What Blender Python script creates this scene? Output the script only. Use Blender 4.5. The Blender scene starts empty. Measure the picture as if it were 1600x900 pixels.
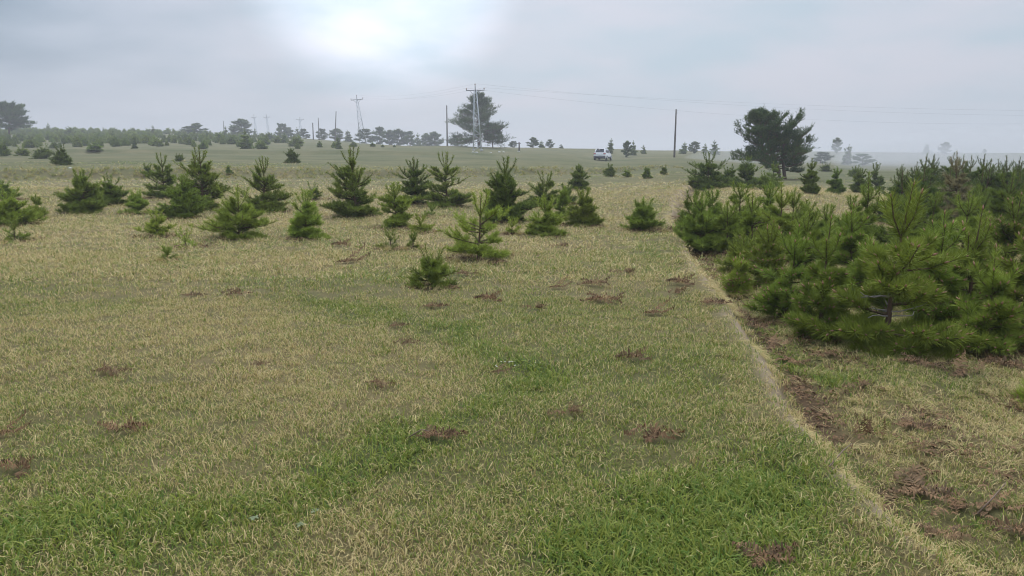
import bpy, math, random
import numpy as np
from mathutils import Vector, Matrix, Euler
R = math.radians
SC = bpy.context.scene
COL = SC.collection

# ------------------------------------------------------------------ camera
CAMZ, FPX, PITCH = 1.60, 1155.0, R(10.5)
cd = bpy.data.cameras.new('camera'); cam = bpy.data.objects.new('camera', cd); COL.objects.link(cam)
cam.location = (0, 0, CAMZ); cam.rotation_euler = (R(90) - PITCH, 0, 0)
cd.sensor_width = 36; cd.lens = 36 * FPX / 1600; cd.clip_start = 0.05; cd.clip_end = 8000
SC.camera = cam

# ------------------------------------------------------------------ light
SUN_AZ, SUN_EL = R(-12), R(48)          # azimuth from +Y, clockwise positive
SUN_DIR = Vector((math.sin(SUN_AZ) * math.cos(SUN_EL), math.cos(SUN_AZ) * math.cos(SUN_EL), math.sin(SUN_EL)))
sd = bpy.data.lights.new('sun', 'SUN'); sd.energy = 1.5; sd.angle = R(11); sd.color = (1.0, 0.96, 0.9)
sun = bpy.data.objects.new('sun', sd); COL.objects.link(sun)
sun.rotation_euler = SUN_DIR.to_track_quat('Z', 'Y').to_euler(); sun.location = (0, 0, 60)

def N(nt, typ, **kw):
    n = nt.nodes.new(typ)
    for k, v in kw.items(): setattr(n, k, v)
    return n
def mathn(nt, op, a, b=None, c=None, clamp=False):
    n = N(nt, 'ShaderNodeMath', operation=op); n.use_clamp = clamp
    for i, v in enumerate((a, b, c)):
        if v is None: continue
        if isinstance(v, (int, float)): n.inputs[i].default_value = v
        else: nt.links.new(v, n.inputs[i])
    return n.outputs[0]
def vmath(nt, op, a, b):
    n = N(nt, 'ShaderNodeVectorMath', operation=op)
    for i, v in enumerate((a, b)):
        if isinstance(v, (tuple, list)): n.inputs[i].default_value = v
        else: nt.links.new(v, n.inputs[i])
    return n
def mixc(nt, fac, a, b, blend='MIX'):
    n = N(nt, 'ShaderNodeMix', data_type='RGBA', blend_type=blend)
    for i, v in ((0, fac), (6, a), (7, b)):
        if isinstance(v, (int, float)): n.inputs[i].default_value = v
        elif isinstance(v, (tuple, list)): n.inputs[i].default_value = (v[0], v[1], v[2], 1)
        else: nt.links.new(v, n.inputs[i])
    return n.outputs[2]
def noise(nt, vec, scale, detail=4, rough=0.55, dist=0.0):
    n = N(nt, 'ShaderNodeTexNoise'); n.inputs['Scale'].default_value = scale
    n.inputs['Detail'].default_value = detail; n.inputs['Roughness'].default_value = rough
    n.inputs['Distortion'].default_value = dist
    if vec is not None: nt.links.new(vec, n.inputs['Vector'])
    return n.outputs['Fac']
def sstep(nt, v, lo, hi):
    n = N(nt, 'ShaderNodeMapRange', interpolation_type='SMOOTHSTEP')
    nt.links.new(v, n.inputs[0]); n.inputs[1].default_value = lo; n.inputs[2].default_value = hi
    return n.outputs[0]

W = bpy.data.worlds.new('World'); SC.world = W; W.use_nodes = True
nt = W.node_tree; nt.nodes.clear()
sky = N(nt, 'ShaderNodeTexSky', sky_type='NISHITA'); sky.sun_disc = False
sky.sun_elevation = SUN_EL; sky.sun_rotation = SUN_AZ; sky.dust_density = 2.0
tc = N(nt, 'ShaderNodeTexCoord'); dvec = tc.outputs['Generated']
sep = N(nt, 'ShaderNodeSeparateXYZ'); nt.links.new(dvec, sep.inputs[0])
zc = mathn(nt, 'ADD', mathn(nt, 'MAXIMUM', sep.outputs[2], 0.0), 0.22)
comb = N(nt, 'ShaderNodeCombineXYZ')
nt.links.new(mathn(nt, 'DIVIDE', sep.outputs[0], zc), comb.inputs[0])
nt.links.new(mathn(nt, 'DIVIDE', sep.outputs[1], zc), comb.inputs[1])
cv = comb.outputs[0]
n1 = noise(nt, cv, 1.1, 4, 0.45, 0.25)
n2 = noise(nt, vmath(nt, 'ADD', cv, (3.7, 1.2, 0)).outputs[0], 2.4, 5, 0.45, 0.2)
n3 = noise(nt, vmath(nt, 'ADD', cv, (9.1, 5.2, 0)).outputs[0], 0.55, 3, 0.5)
cl = mathn(nt, 'ADD', mathn(nt, 'MULTIPLY', n1, 0.62), mathn(nt, 'MULTIPLY', n2, 0.38))
cloud_f = sstep(nt, cl, 0.37, 0.63)
# bluer, thinner overcast to the left; lilac grey to the right
side = sstep(nt, mathn(nt, 'ADD', sep.outputs[0], mathn(nt, 'MULTIPLY', n3, 0.5)), -0.42, 0.12)
lo_c = mixc(nt, side, (0.18, 0.25, 0.34), (0.45, 0.56, 0.65))
hi_c = mixc(nt, side, (0.355, 0.43, 0.53), (0.60, 0.613, 0.695))
ccol = mixc(nt, cloud_f, lo_c, hi_c)
# veil of mist just above the horizon
veil = sstep(nt, sep.outputs[2], 0.16, -0.02)
ccol = mixc(nt, mathn(nt, 'MULTIPLY', veil, 0.75), ccol, (0.485, 0.515, 0.61))
# the overcast is brighter towards the zenith and where the sun stands behind it
zen = mathn(nt, 'ADD', 1.0, mathn(nt, 'MULTIPLY', sstep(nt, sep.outputs[2], 0.22, 0.85), 1.6))
vd = N(nt, 'ShaderNodeVectorMath', operation='DOT_PRODUCT'); nt.links.new(dvec, vd.inputs[0]); vd.inputs[1].default_value = tuple(SUN_DIR)
glow = mathn(nt, 'MULTIPLY', mathn(nt, 'POWER', mathn(nt, 'MAXIMUM', vd.outputs['Value'], 0.0), 6.0), 0.55)
# a rift in the cloud
rift_dir = Vector((-0.175, 1.053, 0.25)).normalized()
vr = N(nt, 'ShaderNodeVectorMath', operation='DOT_PRODUCT'); nt.links.new(dvec, vr.inputs[0]); vr.inputs[1].default_value = tuple(rift_dir)
rift = mathn(nt, 'MULTIPLY', sstep(nt, vr.outputs['Value'], 0.982, 0.9995), mathn(nt, 'ADD', 0.35, mathn(nt, 'MULTIPLY', sstep(nt, cl, 0.30, 0.62), 0.65)))
boost = mathn(nt, 'ADD', mathn(nt, 'ADD', zen, glow), mathn(nt, 'MULTIPLY', rift, 0.85))
cc2 = N(nt, 'ShaderNodeVectorMath', operation='SCALE'); nt.links.new(ccol, cc2.inputs[0]); nt.links.new(boost, cc2.inputs[3])
b_cl = N(nt, 'ShaderNodeBackground'); nt.links.new(cc2.outputs[0], b_cl.inputs[0]); b_cl.inputs[1].default_value = 0.80
b_sky = N(nt, 'ShaderNodeBackground'); nt.links.new(sky.outputs[0], b_sky.inputs[0]); b_sky.inputs[1].default_value = 0.08
ms = N(nt, 'ShaderNodeMixShader'); ms.inputs[0].default_value = 0.93
nt.links.new(b_sky.outputs[0], ms.inputs[1]); nt.links.new(b_cl.outputs[0], ms.inputs[2])
wo = N(nt, 'ShaderNodeOutputWorld'); nt.links.new(ms.outputs[0], wo.inputs[0])

SC.view_settings.view_transform = 'Standard'; SC.view_settings.look = 'None'
SC.view_settings.exposure = 0.40; SC.view_settings.gamma = 1.0
SC.render.engine = 'CYCLES'
SC.cycles.use_denoising = True; SC.cycles.filter_width = 1.05
SC.cycles.max_bounces = 4; SC.cycles.diffuse_bounces = 2; SC.cycles.transmission_bounces = 2
SC.cycles.volume_bounces = 0; SC.cycles.transparent_max_bounces = 8

# ------------------------------------------------------------------ helpers
def tag(o, label=None, cat=None, group=None, kind=None):
    for k, v in (('label', label), ('category', cat), ('group', group), ('kind', kind)):
        if v is not None: o[k] = v
    return o
def make_mesh(name, verts, faces_flat, starts, mats, attrs=None, smooth=False, mat_idx=None):
    me = bpy.data.meshes.new(name)
    verts = np.asarray(verts, dtype=np.float32).reshape(-1, 3)
    faces_flat = np.asarray(faces_flat, dtype=np.int32); starts = np.asarray(starts, dtype=np.int32)
    me.vertices.add(len(verts)); me.vertices.foreach_set('co', verts.ravel())
    me.loops.add(len(faces_flat)); me.loops.foreach_set('vertex_index', faces_flat)
    me.polygons.add(len(starts)); me.polygons.foreach_set('loop_start', starts)
    for m in mats: me.materials.append(m)
    if mat_idx is not None: me.polygons.foreach_set('material_index', np.asarray(mat_idx, dtype=np.int32))
    me.update(calc_edges=True)
    if smooth: me.polygons.foreach_set('use_smooth', np.ones(len(starts), dtype=bool))
    for k, v in (attrs or {}).items():
        v = np.asarray(v, dtype=np.float32)
        a = me.attributes.new(k, 'FLOAT', 'POINT'); a.data.foreach_set('value', v)
    return me
def tri_mesh(name, verts, tris, mats, attrs=None, smooth=False):
    tris = np.asarray(tris).reshape(-1, 3)
    return make_mesh(name, verts, tris.ravel(), np.arange(len(tris)) * 3, mats, attrs, smooth)
def poly_mesh(name, verts, faces, mats, attrs=None, smooth=False, mat_idx=None):
    flat = [i for f in faces for i in f]; st = np.cumsum([0] + [len(f) for f in faces])[:-1]
    return make_mesh(name, verts, flat, st, mats, attrs, smooth, mat_idx)
def link(name, data, parent=None, loc=None, rot=None):
    o = bpy.data.objects.new(name, data); COL.objects.link(o)
    if parent is not None: o.parent = parent
    if loc is not None: o.location = loc
    if rot is not None: o.rotation_euler = rot
    return o
class MB:                                   # collects boxes, bars and tubes into one mesh
    def __init__(s): s.v = []; s.f = []
    def add(s, v, f):
        b = len(s.v); s.v += [tuple(p) for p in v]; s.f += [tuple(i + b for i in q) for q in f]
    def box(s, c, d, rot=None):
        M = rot if rot is not None else Matrix.Identity(3)
        v = [Vector(c) + M @ Vector((sx * d[0] / 2, sy * d[1] / 2, sz * d[2] / 2)) for sx in (-1, 1) for sy in (-1, 1) for sz in (-1, 1)]
        s.add(v, [(0, 1, 3, 2), (4, 6, 7, 5), (0, 4, 5, 1), (2, 3, 7, 6), (0, 2, 6, 4), (1, 5, 7, 3)])
    def bar(s, a, b, w, h=None):
        a = Vector(a); b = Vector(b); d = b - a
        q = d.to_track_quat('Z', 'Y').to_matrix()
        s.box((a + b) / 2, (w, h or w, d.length), q)
    def tube(s, pts, rad, n=6, cap=True):
        pts = [Vector(p) for p in pts]; base = len(s.v)
        if not isinstance(rad, (list, tuple)): rad = [rad] * len(pts)
        for i, p in enumerate(pts):
            d = (pts[min(i + 1, len(pts) - 1)] - pts[max(i - 1, 0)]).normalized()
            u = d.orthogonal().normalized() if abs(d.z) > .95 else Vector((0, 0, 1)).cross(d).normalized()
            w = d.cross(u)
            for k in range(n):
                t = 2 * math.pi * k / n
                s.v.append(tuple(p + (u * math.cos(t) + w * math.sin(t)) * rad[i]))
        for i in range(len(pts) - 1):
            for k in range(n):
                k2 = (k + 1) % n
                s.f.append((base + i * n + k, base + i * n + k2, base + (i + 1) * n + k2, base + (i + 1) * n + k))
        if cap:
            s.f.append(tuple(base + k for k in range(n))[::-1]); e = base + (len(pts) - 1) * n
            s.f.append(tuple(e + k for k in range(n)))
    def build(s, name, mat, parent=None, smooth=False, **kw):
        return link(name, poly_mesh(name, s.v, s.f, [mat], smooth=smooth), parent, **kw)

def _hash(i, j, s):
    h = (i.astype(np.int64) * 374761393 + j.astype(np.int64) * 668265263 + s * 1274126177) & 0xffffffff
    h = ((h ^ (h >> 13)) * 1274126177) & 0xffffffff
    return ((h ^ (h >> 16)) & 0xffff) / 65535.0
def vnoise(x, y, s=0):
    xi = np.floor(x); yi = np.floor(y); fx = x - xi; fy = y - yi
    fx = fx * fx * (3 - 2 * fx); fy = fy * fy * (3 - 2 * fy)
    a = _hash(xi, yi, s); b = _hash(xi + 1, yi, s); c = _hash(xi, yi + 1, s); d = _hash(xi + 1, yi + 1, s)
    return (a * (1 - fx) + b * fx) * (1 - fy) + (c * (1 - fx) + d * fx) * fy
def fbm(x, y, s=0, o=4):
    t = 0; a = 0.5; n = 0
    for k in range(o):
        t = t + a * vnoise(x, y, s + k * 7); n += a; a *= 0.5; x = x * 2.03 + 1.7; y = y * 2.03 - 2.3
    return t / n
def ss(x, a, b):
    t = np.clip((x - a) / (b - a), 0, 1); return t * t * (3 - 2 * t)

# ------------------------------------------------------------------ terrain
def pix_dir(px, py):
    r = (px - 800) / FPX; u = (450 - py) / FPX
    return np.array([r, math.cos(PITCH) + u * math.sin(PITCH), -math.sin(PITCH) + u * math.cos(PITCH)])
def z_at(px, py, D):
    d = pix_dir(px, py); return CAMZ + d[2] / d[1] * D
T_OF = lambda px: (px - 800) / FPX * 1.017
def edge_x(y): return np.interp(y, [0, 2.5, 4.2, 6.3, 8.2, 11, 14.8, 17.6, 24, 31, 45, 70], [1.68, 1.71, 1.77, 2.01, 2.30, 2.72, 3.25, 3.7, 5.3, 7.3, 12, 22])
def edge_w(y):                               # the wandering lip of the ditch
    y = np.asarray(y, float); return edge_x(y) + (vnoise(y * .9, y * 0 + .5, 5) - .5) * .26 + (vnoise(y * 3.1, y * 0 + 2.5, 8) - .5) * .10
def steps(D, t, x, y):
    z = 0
    wob = (vnoise(x * 0.25, y * 0.25, 31) - .5) * 2.2
    Db = np.interp(t, [T_OF(p) for p in (-300, 0, 250, 450, 650, 900, 1050, 1200)], [37, 37.5, 38, 40, 43, 50, 68, 90])
    hb = np.interp(t, [T_OF(p) for p in (-300, 0, 450, 650, 900, 1050, 1120)], [.50, .50, .46, .40, .36, .24, 0])
    z = z + hb * ss(D + wob, Db - .9, Db + .9)
    Db2 = np.interp(t, [T_OF(p) for p in (-300, 0, 450, 700, 900)], [88, 88, 90, 93, 96])
    hb2 = np.interp(t, [T_OF(p) for p in (-300, 450, 700, 830)], [.55, .5, .4, 0])
    z = z + hb2 * ss(D + wob, Db2 - .8, Db2 + .9)
    ex = edge_w(y)
    q = x - ex
    eh = np.interp(y, [-5, 10, 25, 40, 55], [.17, .17, .22, .22, 0.0]) * (y > -6)
    z = z - eh * ss(q, -.03, .17) + eh * 0.45 * ss(q, .40, 1.0) + 0.03 * np.exp(-((q + .10) / .12) ** 2) * (eh > .05)
    return z
PROF = {
 -400: [(60, 247), (90, 237), (150, 218), (220, 206), (250, 203)],
 0:    [(60, 249), (84, 241), (100, 233), (150, 220), (220, 207), (250, 204)],
 250:  [(60, 250), (84, 241), (100, 233), (150, 221), (220, 209), (250, 206)],
 450:  [(60, 251), (86, 242), (104, 233.5), (150, 224), (220, 216), (240, 215)],
 700:  [(60, 256), (88, 243), (106, 235.5), (140, 228), (200, 230), (250, 233)],
 850:  [(60, 257), (90, 247), (115, 240), (160, 231), (200, 232), (250, 235)],
 950:  [(60, 261), (90, 255), (115, 250.5), (160, 238), (200, 232.5), (250, 235)],
 1050: [(45, 272), (75, 257), (121, 246), (160, 240), (250, 235), (300, 235.5)],
 1200: [(25, 303), (55, 278), (90, 261), (121, 252), (200, 240), (300, 236)],
 1400: [(25, 320), (55, 281), (90, 262), (121, 253), (200, 242), (300, 238)],
 1600: [(25, 320), (55, 281), (90, 262), (121, 253), (200, 242), (300, 238.5)],
}
_cols = sorted(PROF); _ct = np.array([T_OF(p) for p in _cols])
_zk = np.array([0, 6, 14, 20, 25, 30, 36, 45, 55, 65, 75, 85, 100, 121, 140, 160, 200, 230, 250, 300, 450, 800, 1600, 4000], dtype=float)
_tab = []
for p in _cols:
    kd = [0, 20 if p < 1000 else 8]; kz = [0, 0]; t = T_OF(p)
    for D, py in PROF[p]:
        x = np.array([t * D]); y = np.array([float(D)])
        kd.append(D); kz.append(z_at(p, py, D) - float(steps(y, np.array([t]), x, y)[0]))
    last = kz[-1]
    for D in (450, 800, 1600, 4000): kd.append(D); kz.append(last - (D - kd[len(PROF[p]) + 1]) * 0.03)
    _tab.append(np.interp(_zk, kd, kz))
_tab = np.array(_tab)
def terrain(x, y):
    x = np.asarray(x, dtype=float); y = np.asarray(y, dtype=float)
    az = np.clip(np.arctan2(x, y), R(-42), R(42)); r = np.hypot(x, y)
    D = r * np.cos(az); t = np.tan(az)
    fr = np.interp(t, _ct, np.arange(len(_ct))); i = np.clip(np.floor(fr).astype(int), 0, len(_ct) - 2); w = fr - i; w = w * w * (3 - 2 * w)
    k = np.clip(np.searchsorted(_zk, D, side='right') - 1, 0, len(_zk) - 2); u = np.clip((D - _zk[k]) / (_zk[k + 1] - _zk[k]), 0, 1)
    za = _tab[i, k] * (1 - u) + _tab[i, k + 1] * u; zb = _tab[i + 1, k] * (1 - u) + _tab[i + 1, k + 1] * u
    z = za * (1 - w) + zb * w + steps(D, t, x, y)
    z = z + (fbm(x * 0.9, y * 0.9, 3, 3) - .5) * 0.06 + (vnoise(x * 5.1, y * 5.1, 14) - .5) * 0.022 * (r < 40)
    z = z + (fbm(x * 0.11, y * 0.11, 9, 3) - .5) * 0.22 * ss(r, 8, 40)
    return z
def ground(px, py, dmax=400):
    d = pix_dir(px, py); D = np.concatenate([np.arange(1.5, 60, 0.03), np.arange(60, dmax, 0.15)])
    P = d[None, :] / d[1] * D[:, None]
    zz = terrain(P[:, 0], P[:, 1]); hit = np.nonzero(P[:, 2] + CAMZ <= zz)[0]
    k = hit[0] if len(hit) else len(D) - 1
    return Vector((P[k, 0], P[k, 1], float(zz[k])))
def stand(px, D):                            # the ground at forward distance D in that direction
    d = pix_dir(px, 235); x = d[0] / d[1] * D
    return Vector((x, D, float(terrain(np.array([x]), np.array([D]))[0])))
def height_to(p, py):                        # height above p that reaches up to image row py
    d = pix_dir(800, py); return CAMZ + d[2] / d[1] * p.y - p.z

# how green the turf is (0 straw, 1 lush), as the ground itself is coloured
STROKES = [
 ([(430, 462), (560, 480), (700, 520), (800, 562), (838, 590), (770, 620), (650, 675), (520, 735), (400, 800), (200, 835), (0, 855)], .25, .42),
 ([(980, 880), (1090, 820), (1190, 750), (1230, 720)], .30, .50),
 ([(1020, 480), (1060, 580), (1010, 700)], 1.0, .13),
 ([(900, 520), (960, 640), (830, 760)], .7, .05),
 ([(1090, 410), (1055, 350), (1030, 320)], .8, .36),
 ([(20, 448), (110, 452)], .5, .32), ([(0, 486), (170, 476)], .45, .2),
 ([(400, 443), (520, 440), (690, 430)], .5, .25), ([(0, 760), (120, 800)], .4, .2),
 ([(1180, 515), (1240, 570), (1290, 580)], .25, .5), ([(1330, 590), (1500, 600)], .3, .35), ([(1560, 830), (1600, 850)], .3, .35),
 ([(620, 690), (480, 720)], .3, .12), ([(1240, 880), (1080, 880)], .4, .15),
 ([(560, 850), (600, 880)], .3, -.25), ([(300, 540), (420, 590), (150, 560)], .9, -.10),
 ([(330, 690), (100, 680)], .6, -.06), ([(800, 800), (700, 860)], .35, -.1),
]
_segs = []
for pts, w, a in STROKES:
    g = [ground(*p) for p in pts]
    _segs.append((np.array([[p.x, p.y] for p in g]), w, a))
def green(x, y):
    x = np.asarray(x, float); y = np.asarray(y, float); r = np.hypot(x, y)
    g = np.interp(y, [0, 3, 4.5, 7, 10, 16, 30, 39, 46, 80, 120, 300], [.46, .44, .38, .34, .29, .22, .26, .40, .60, .62, .55, .45])
    g = g + .10 * ss(x / np.maximum(y, 1), -.15, .25) * (y < 14)
    wx = x + (fbm(x * 2.4, y * 2.4, 41, 4) - .5) * .75; wy = y + (fbm(x * 2.4, y * 2.4, 57, 4) - .5) * .75
    for pts, w, a in _segs:
        best = np.full(x.shape, 1e9)
        if len(pts) == 1: best = np.hypot(wx - pts[0, 0], wy - pts[0, 1])
        for p, q in zip(pts[:-1], pts[1:]):
            d = q - p; L2 = (d ** 2).sum()
            u = np.clip(((wx - p[0]) * d[0] + (wy - p[1]) * d[1]) / L2, 0, 1)
            best = np.minimum(best, np.hypot(wx - p[0] - u * d[0], wy - p[1] - u * d[1]))
        g = g + a * np.exp(-(best / w) ** 2)
    q = x - edge_w(y)
    near = (y < 40)
    g = g - .18 * ss(q, .25, .5) * near * np.exp(-np.maximum(q - 3, 0) / 6)
    g = g - .5 * np.exp(-((q - .03) / .10) ** 2) * near - .16 * np.exp(-((q + .20) / .16) ** 2) * near
    sx = 1 + r * .02
    g = g + (fbm(x * .8 / sx, y * .8 / sx, 21, 4) - .5) * .55 + (fbm(x * .12, y * .3, 71, 3) - .5) * .35 * ss(r, 15, 60)
    return np.clip(g, 0, 1)
def litter_shade(x, y):                            # bare soil and rust-brown litter; the ditch strip also paints in its shade
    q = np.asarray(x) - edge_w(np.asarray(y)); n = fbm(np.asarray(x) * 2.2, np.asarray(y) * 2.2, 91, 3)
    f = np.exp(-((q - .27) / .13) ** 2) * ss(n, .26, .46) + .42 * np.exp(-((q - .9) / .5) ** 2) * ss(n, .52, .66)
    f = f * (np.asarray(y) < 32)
    # bare earth on the face of the old field bank
    x_, y_ = np.asarray(x, float), np.asarray(y, float); t_ = x_ / np.maximum(y_, 1)
    Db = np.interp(t_, [T_OF(p) for p in (-300, 0, 250, 450, 650, 900, 1050)], [37, 37.5, 38, 40, 43, 50, 68]) - (vnoise(x_ * 0.25, y_ * 0.25, 31) - .5) * 2.2
    f = f + .35 * np.exp(-((y_ - Db) / .7) ** 2) * ss(fbm(x_ * 1.1, y_ * 1.1, 97, 4), .48, .66) * (t_ < T_OF(1040))
    return np.clip(f, 0, 1)

def bare_lip(x, y):                          # trodden tan earth along the lip
    q = np.asarray(x) - edge_w(np.asarray(y)); n = fbm(np.asarray(x) * 3.1, np.asarray(y) * 1.6, 133, 3)
    return np.clip(np.exp(-((q - .01) / .085) ** 2) * ss(n, .22, .5) * (np.asarray(y) < 34), 0, 1)
def mat_new(name):
    m = bpy.data.materials.new(name); m.use_nodes = True; m.node_tree.nodes.clear(); return m, m.node_tree
def principled(name, col, rough=.6, metal=0.0, spec=.4, vary=0.0, scale=6.0, coat=0.0):
    m, t = mat_new(name); b = N(t, 'ShaderNodeBsdfPrincipled'); o = N(t, 'ShaderNodeOutputMaterial'); t.links.new(b.outputs[0], o.inputs[0])
    b.inputs['Roughness'].default_value = rough; b.inputs['Metallic'].default_value = metal
    b.inputs['Specular IOR Level'].default_value = spec; b.inputs['Coat Weight'].default_value = coat
    if vary:
        c = N(t, 'ShaderNodeTexCoord'); n = noise(t, c.outputs['Object'], scale, 5, .6)
        k = mixc(t, n, tuple(v * (1 - vary) for v in col), tuple(min(1, v * (1 + vary)) for v in col)); t.links.new(k, b.inputs['Base Color'])
    else: b.inputs['Base Color'].default_value = (*col, 1)
    return m

STRAW_A, STRAW_B = (.70, .56, .27), (.50, .38, .175)
GREEN_A, GREEN_B = (.100, .185, .026), (.30, .32, .055)
# ground sheet
gm, t = mat_new('turf')
tcn = N(t, 'ShaderNodeTexCoord'); P = tcn.outputs['Object']
ag = N(t, 'ShaderNodeAttribute', attribute_name='green'); al = N(t, 'ShaderNodeAttribute', attribute_name='litter_shade'); afar = N(t, 'ShaderNodeAttribute', attribute_name='far'); alip = N(t, 'ShaderNodeAttribute', attribute_name='lip')
mp = N(t, 'ShaderNodeMapping'); mp.inputs['Scale'].default_value = (.10, .55, .3); t.links.new(P, mp.inputs[0]); nst = noise(t, mp.outputs[0], 1.0, 6, .65)
nf = noise(t, P, 55, 6, .75); nm = noise(t, P, 3.2, 5, .6); nb = noise(t, P, .5, 6, .62)
gg = mathn(t, 'ADD', ag.outputs['Fac'], mathn(t, 'MULTIPLY', mathn(t, 'SUBTRACT', nm, .5), .9), clamp=True)
gg = mathn(t, 'ADD', gg, mathn(t, 'MULTIPLY', mathn(t, 'SUBTRACT', nb, .5), .7), clamp=True)
thatch = mixc(t, nf, (.085, .062, .030), (.30, .23, .11))
turf = mixc(t, nf, (.030, .042, .012), (.10, .12, .035))
near_c = mixc(t, gg, thatch, turf)
ggf = mathn(t, 'ADD', gg, mathn(t, 'MULTIPLY', mathn(t, 'SUBTRACT', nst, .5), 1.6), clamp=True)
far_c = mixc(t, ggf, mixc(t, nm, (.145, .125, .062), (.215, .185, .10)), mixc(t, nm, (.044, .060, .020), (.080, .094, .033)))
gc = mixc(t, afar.outputs['Fac'], near_c, far_c)
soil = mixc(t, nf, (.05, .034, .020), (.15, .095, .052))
gc = mixc(t, al.outputs['Fac'], gc, soil)  # along the ditch this brown is both litter and painted shade
gc = mixc(t, alip.outputs['Fac'], gc, mixc(t, nf, (.22, .165, .11), (.46, .36, .25)))
b = N(t, 'ShaderNodeBsdfPrincipled'); b.inputs['Roughness'].default_value = .9; b.inputs['Specular IOR Level'].default_value = .12
t.links.new(gc, b.inputs['Base Color'])
bp = N(t, 'ShaderNodeBump'); bp.inputs['Strength'].default_value = .7; bp.inputs['Distance'].default_value = .03; t.links.new(nf, bp.inputs['Height']); t.links.new(bp.outputs[0], b.inputs['Normal'])
o = N(t, 'ShaderNodeOutputMaterial'); t.links.new(b.outputs[0], o.inputs[0])

front = np.arange(-46, 46.01, .30)
rest = np.concatenate([np.arange(46, 314, 6.0)[1:]])
AZ = np.radians(np.concatenate([front, rest]))
RR = np.concatenate([[.25], np.geomspace(.8, 60, 265), np.geomspace(60, 330, 130)[1:], np.geomspace(330, 3800, 26)[1:]])
A, Q = np.meshgrid(AZ, RR); gx = Q * np.sin(A); gy = Q * np.cos(A); gz = terrain(gx, gy)
na, nr = len(AZ), len(RR)
ii = np.arange(nr - 1)[:, None] * na; jj = np.arange(na)[None, :]; j2 = (jj + 1) % na
quads = np.stack([ii + jj, ii + na + jj, ii + na + j2, ii + j2], -1).reshape(-1, 4)[:, ::-1]
gv = np.stack([gx, gy, gz], -1).reshape(-1, 3)
gv = np.concatenate([gv, [[0, 0, float(terrain(np.array([0.]), np.array([0.01]))[0])]]])
cap = np.array([[j, (j + 1) % na, len(gv) - 1] for j in range(na)])[:, ::-1]
flat = np.concatenate([quads.ravel(), cap.ravel()]); st = np.concatenate([np.arange(len(quads)) * 4, len(quads) * 4 + np.arange(len(cap)) * 3])
rr_ = np.hypot(gv[:, 0], gv[:, 1])
me = make_mesh('ground', gv, flat, st, [gm], {'green': green(gv[:, 0], gv[:, 1]), 'litter_shade': litter_shade(gv[:, 0], gv[:, 1]), 'far': ss(rr_, 14, 60), 'lip': bare_lip(gv[:, 0], gv[:, 1])}, smooth=True)
tag(link('ground', me), 'rough upland pasture of straw and green turf', kind='structure')

# ------------------------------------------------------------------ grass (blades instanced on points)
def leafy(name, colA, colB, colC, colD, attr_mode):
    m, t = mat_new(name)
    br = N(t, 'ShaderNodeAttribute', attribute_name='br'); g = N(t, 'ShaderNodeAttribute', attribute_name='g', attribute_type='INSTANCER')
    f = sstep(t, mathn(t, 'ADD', g.outputs['Fac'], mathn(t, 'MULTIPLY', mathn(t, 'SUBTRACT', br.outputs['Fac'], .5), 1.15)), .34, .60)
    br2 = mathn(t, 'FRACT', mathn(t, 'MULTIPLY', br.outputs['Fac'], 7.31))
    c = mixc(t, f, mixc(t, br2, colA, colB), mixc(t, br2, colC, colD))
    d = N(t, 'ShaderNodeBsdfPrincipled'); d.inputs['Roughness'].default_value = .55; d.inputs['Specular IOR Level'].default_value = .22; t.links.new(c, d.inputs['Base Color'])
    tr = N(t, 'ShaderNodeBsdfTranslucent'); t.links.new(c, tr.inputs[0])
    mx = N(t, 'ShaderNodeMixShader'); mx.inputs[0].default_value = .25; t.links.new(d.outputs[0], mx.inputs[1]); t.links.new(tr.outputs[0], mx.inputs[2])
    o = N(t, 'ShaderNodeOutputMaterial'); t.links.new(mx.outputs[0], o.inputs[0]); return m
M_GRASS = leafy('grass_blade', STRAW_A, STRAW_B, GREEN_A, GREEN_B, 'INSTANCER')

def tuft(name, seed, n, rad, lmin, lmax, w, flat, seg=3, lean=None):
    rng = np.random.default_rng(seed); V = []; T = []; BR = []
    for k in range(n):
        a = rng.uniform(0, 2 * math.pi); r = rad * math.sqrt(rng.random()); p = np.array([r * math.cos(a), r * math.sin(a), -.012])
        h = rng.uniform(0, 2 * math.pi) if lean is None else lean + rng.normal(0, .45)
        L = rng.uniform(lmin, lmax); el = rng.normal(flat, .28); el = max(.12, min(1.45, el)); bend = rng.uniform(.25, .9)
        side = np.array([-math.sin(h + rng.normal(0, .6)), math.cos(h), rng.normal(0, .35)]); side /= np.linalg.norm(side)
        b0 = len(V); bb = rng.random()
        for s in range(seg + 1):
            u = s / seg; ww = w * (1 - u ** 1.6) * rng.uniform(.85, 1.15)
            if s == seg: V.append(p.copy()); BR.append(bb)
            else: V += [p - side * ww / 2, p + side * ww / 2]; BR += [bb, bb]
            e = el - bend * u
            p = p + np.array([math.cos(h) * math.cos(e), math.sin(h) * math.cos(e), math.sin(e)]) * L / seg
            p[2] = max(p[2], .002 + .012 * rng.random())
        for s in range(seg - 1):
            q = b0 + 2 * s; T += [(q, q + 1, q + 3), (q, q + 3, q + 2)]
        q = b0 + 2 * (seg - 1); T.append((q, q + 1, q + 2))
    me = tri_mesh(name, V, T, [M_GRASS], {'br': BR}); return bpy.data.objects.new(name, me)
tc_near = bpy.data.collections.new('turf_tufts')
tufts = [tuft('a_tuft%d' % k, 100 + k, 24, .072, .020, .052, .0042, .66) for k in range(4)]
tufts += [tuft('b_tuft%d' % k, 200 + k, 18, .16, .06, .13, .0105, .6, seg=2) for k in range(3)]
tufts += [tuft('c_tuft%d' % k, 300 + k, 14, .40, .11, .24, .030, .42, seg=2) for k in range(3)]
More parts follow.
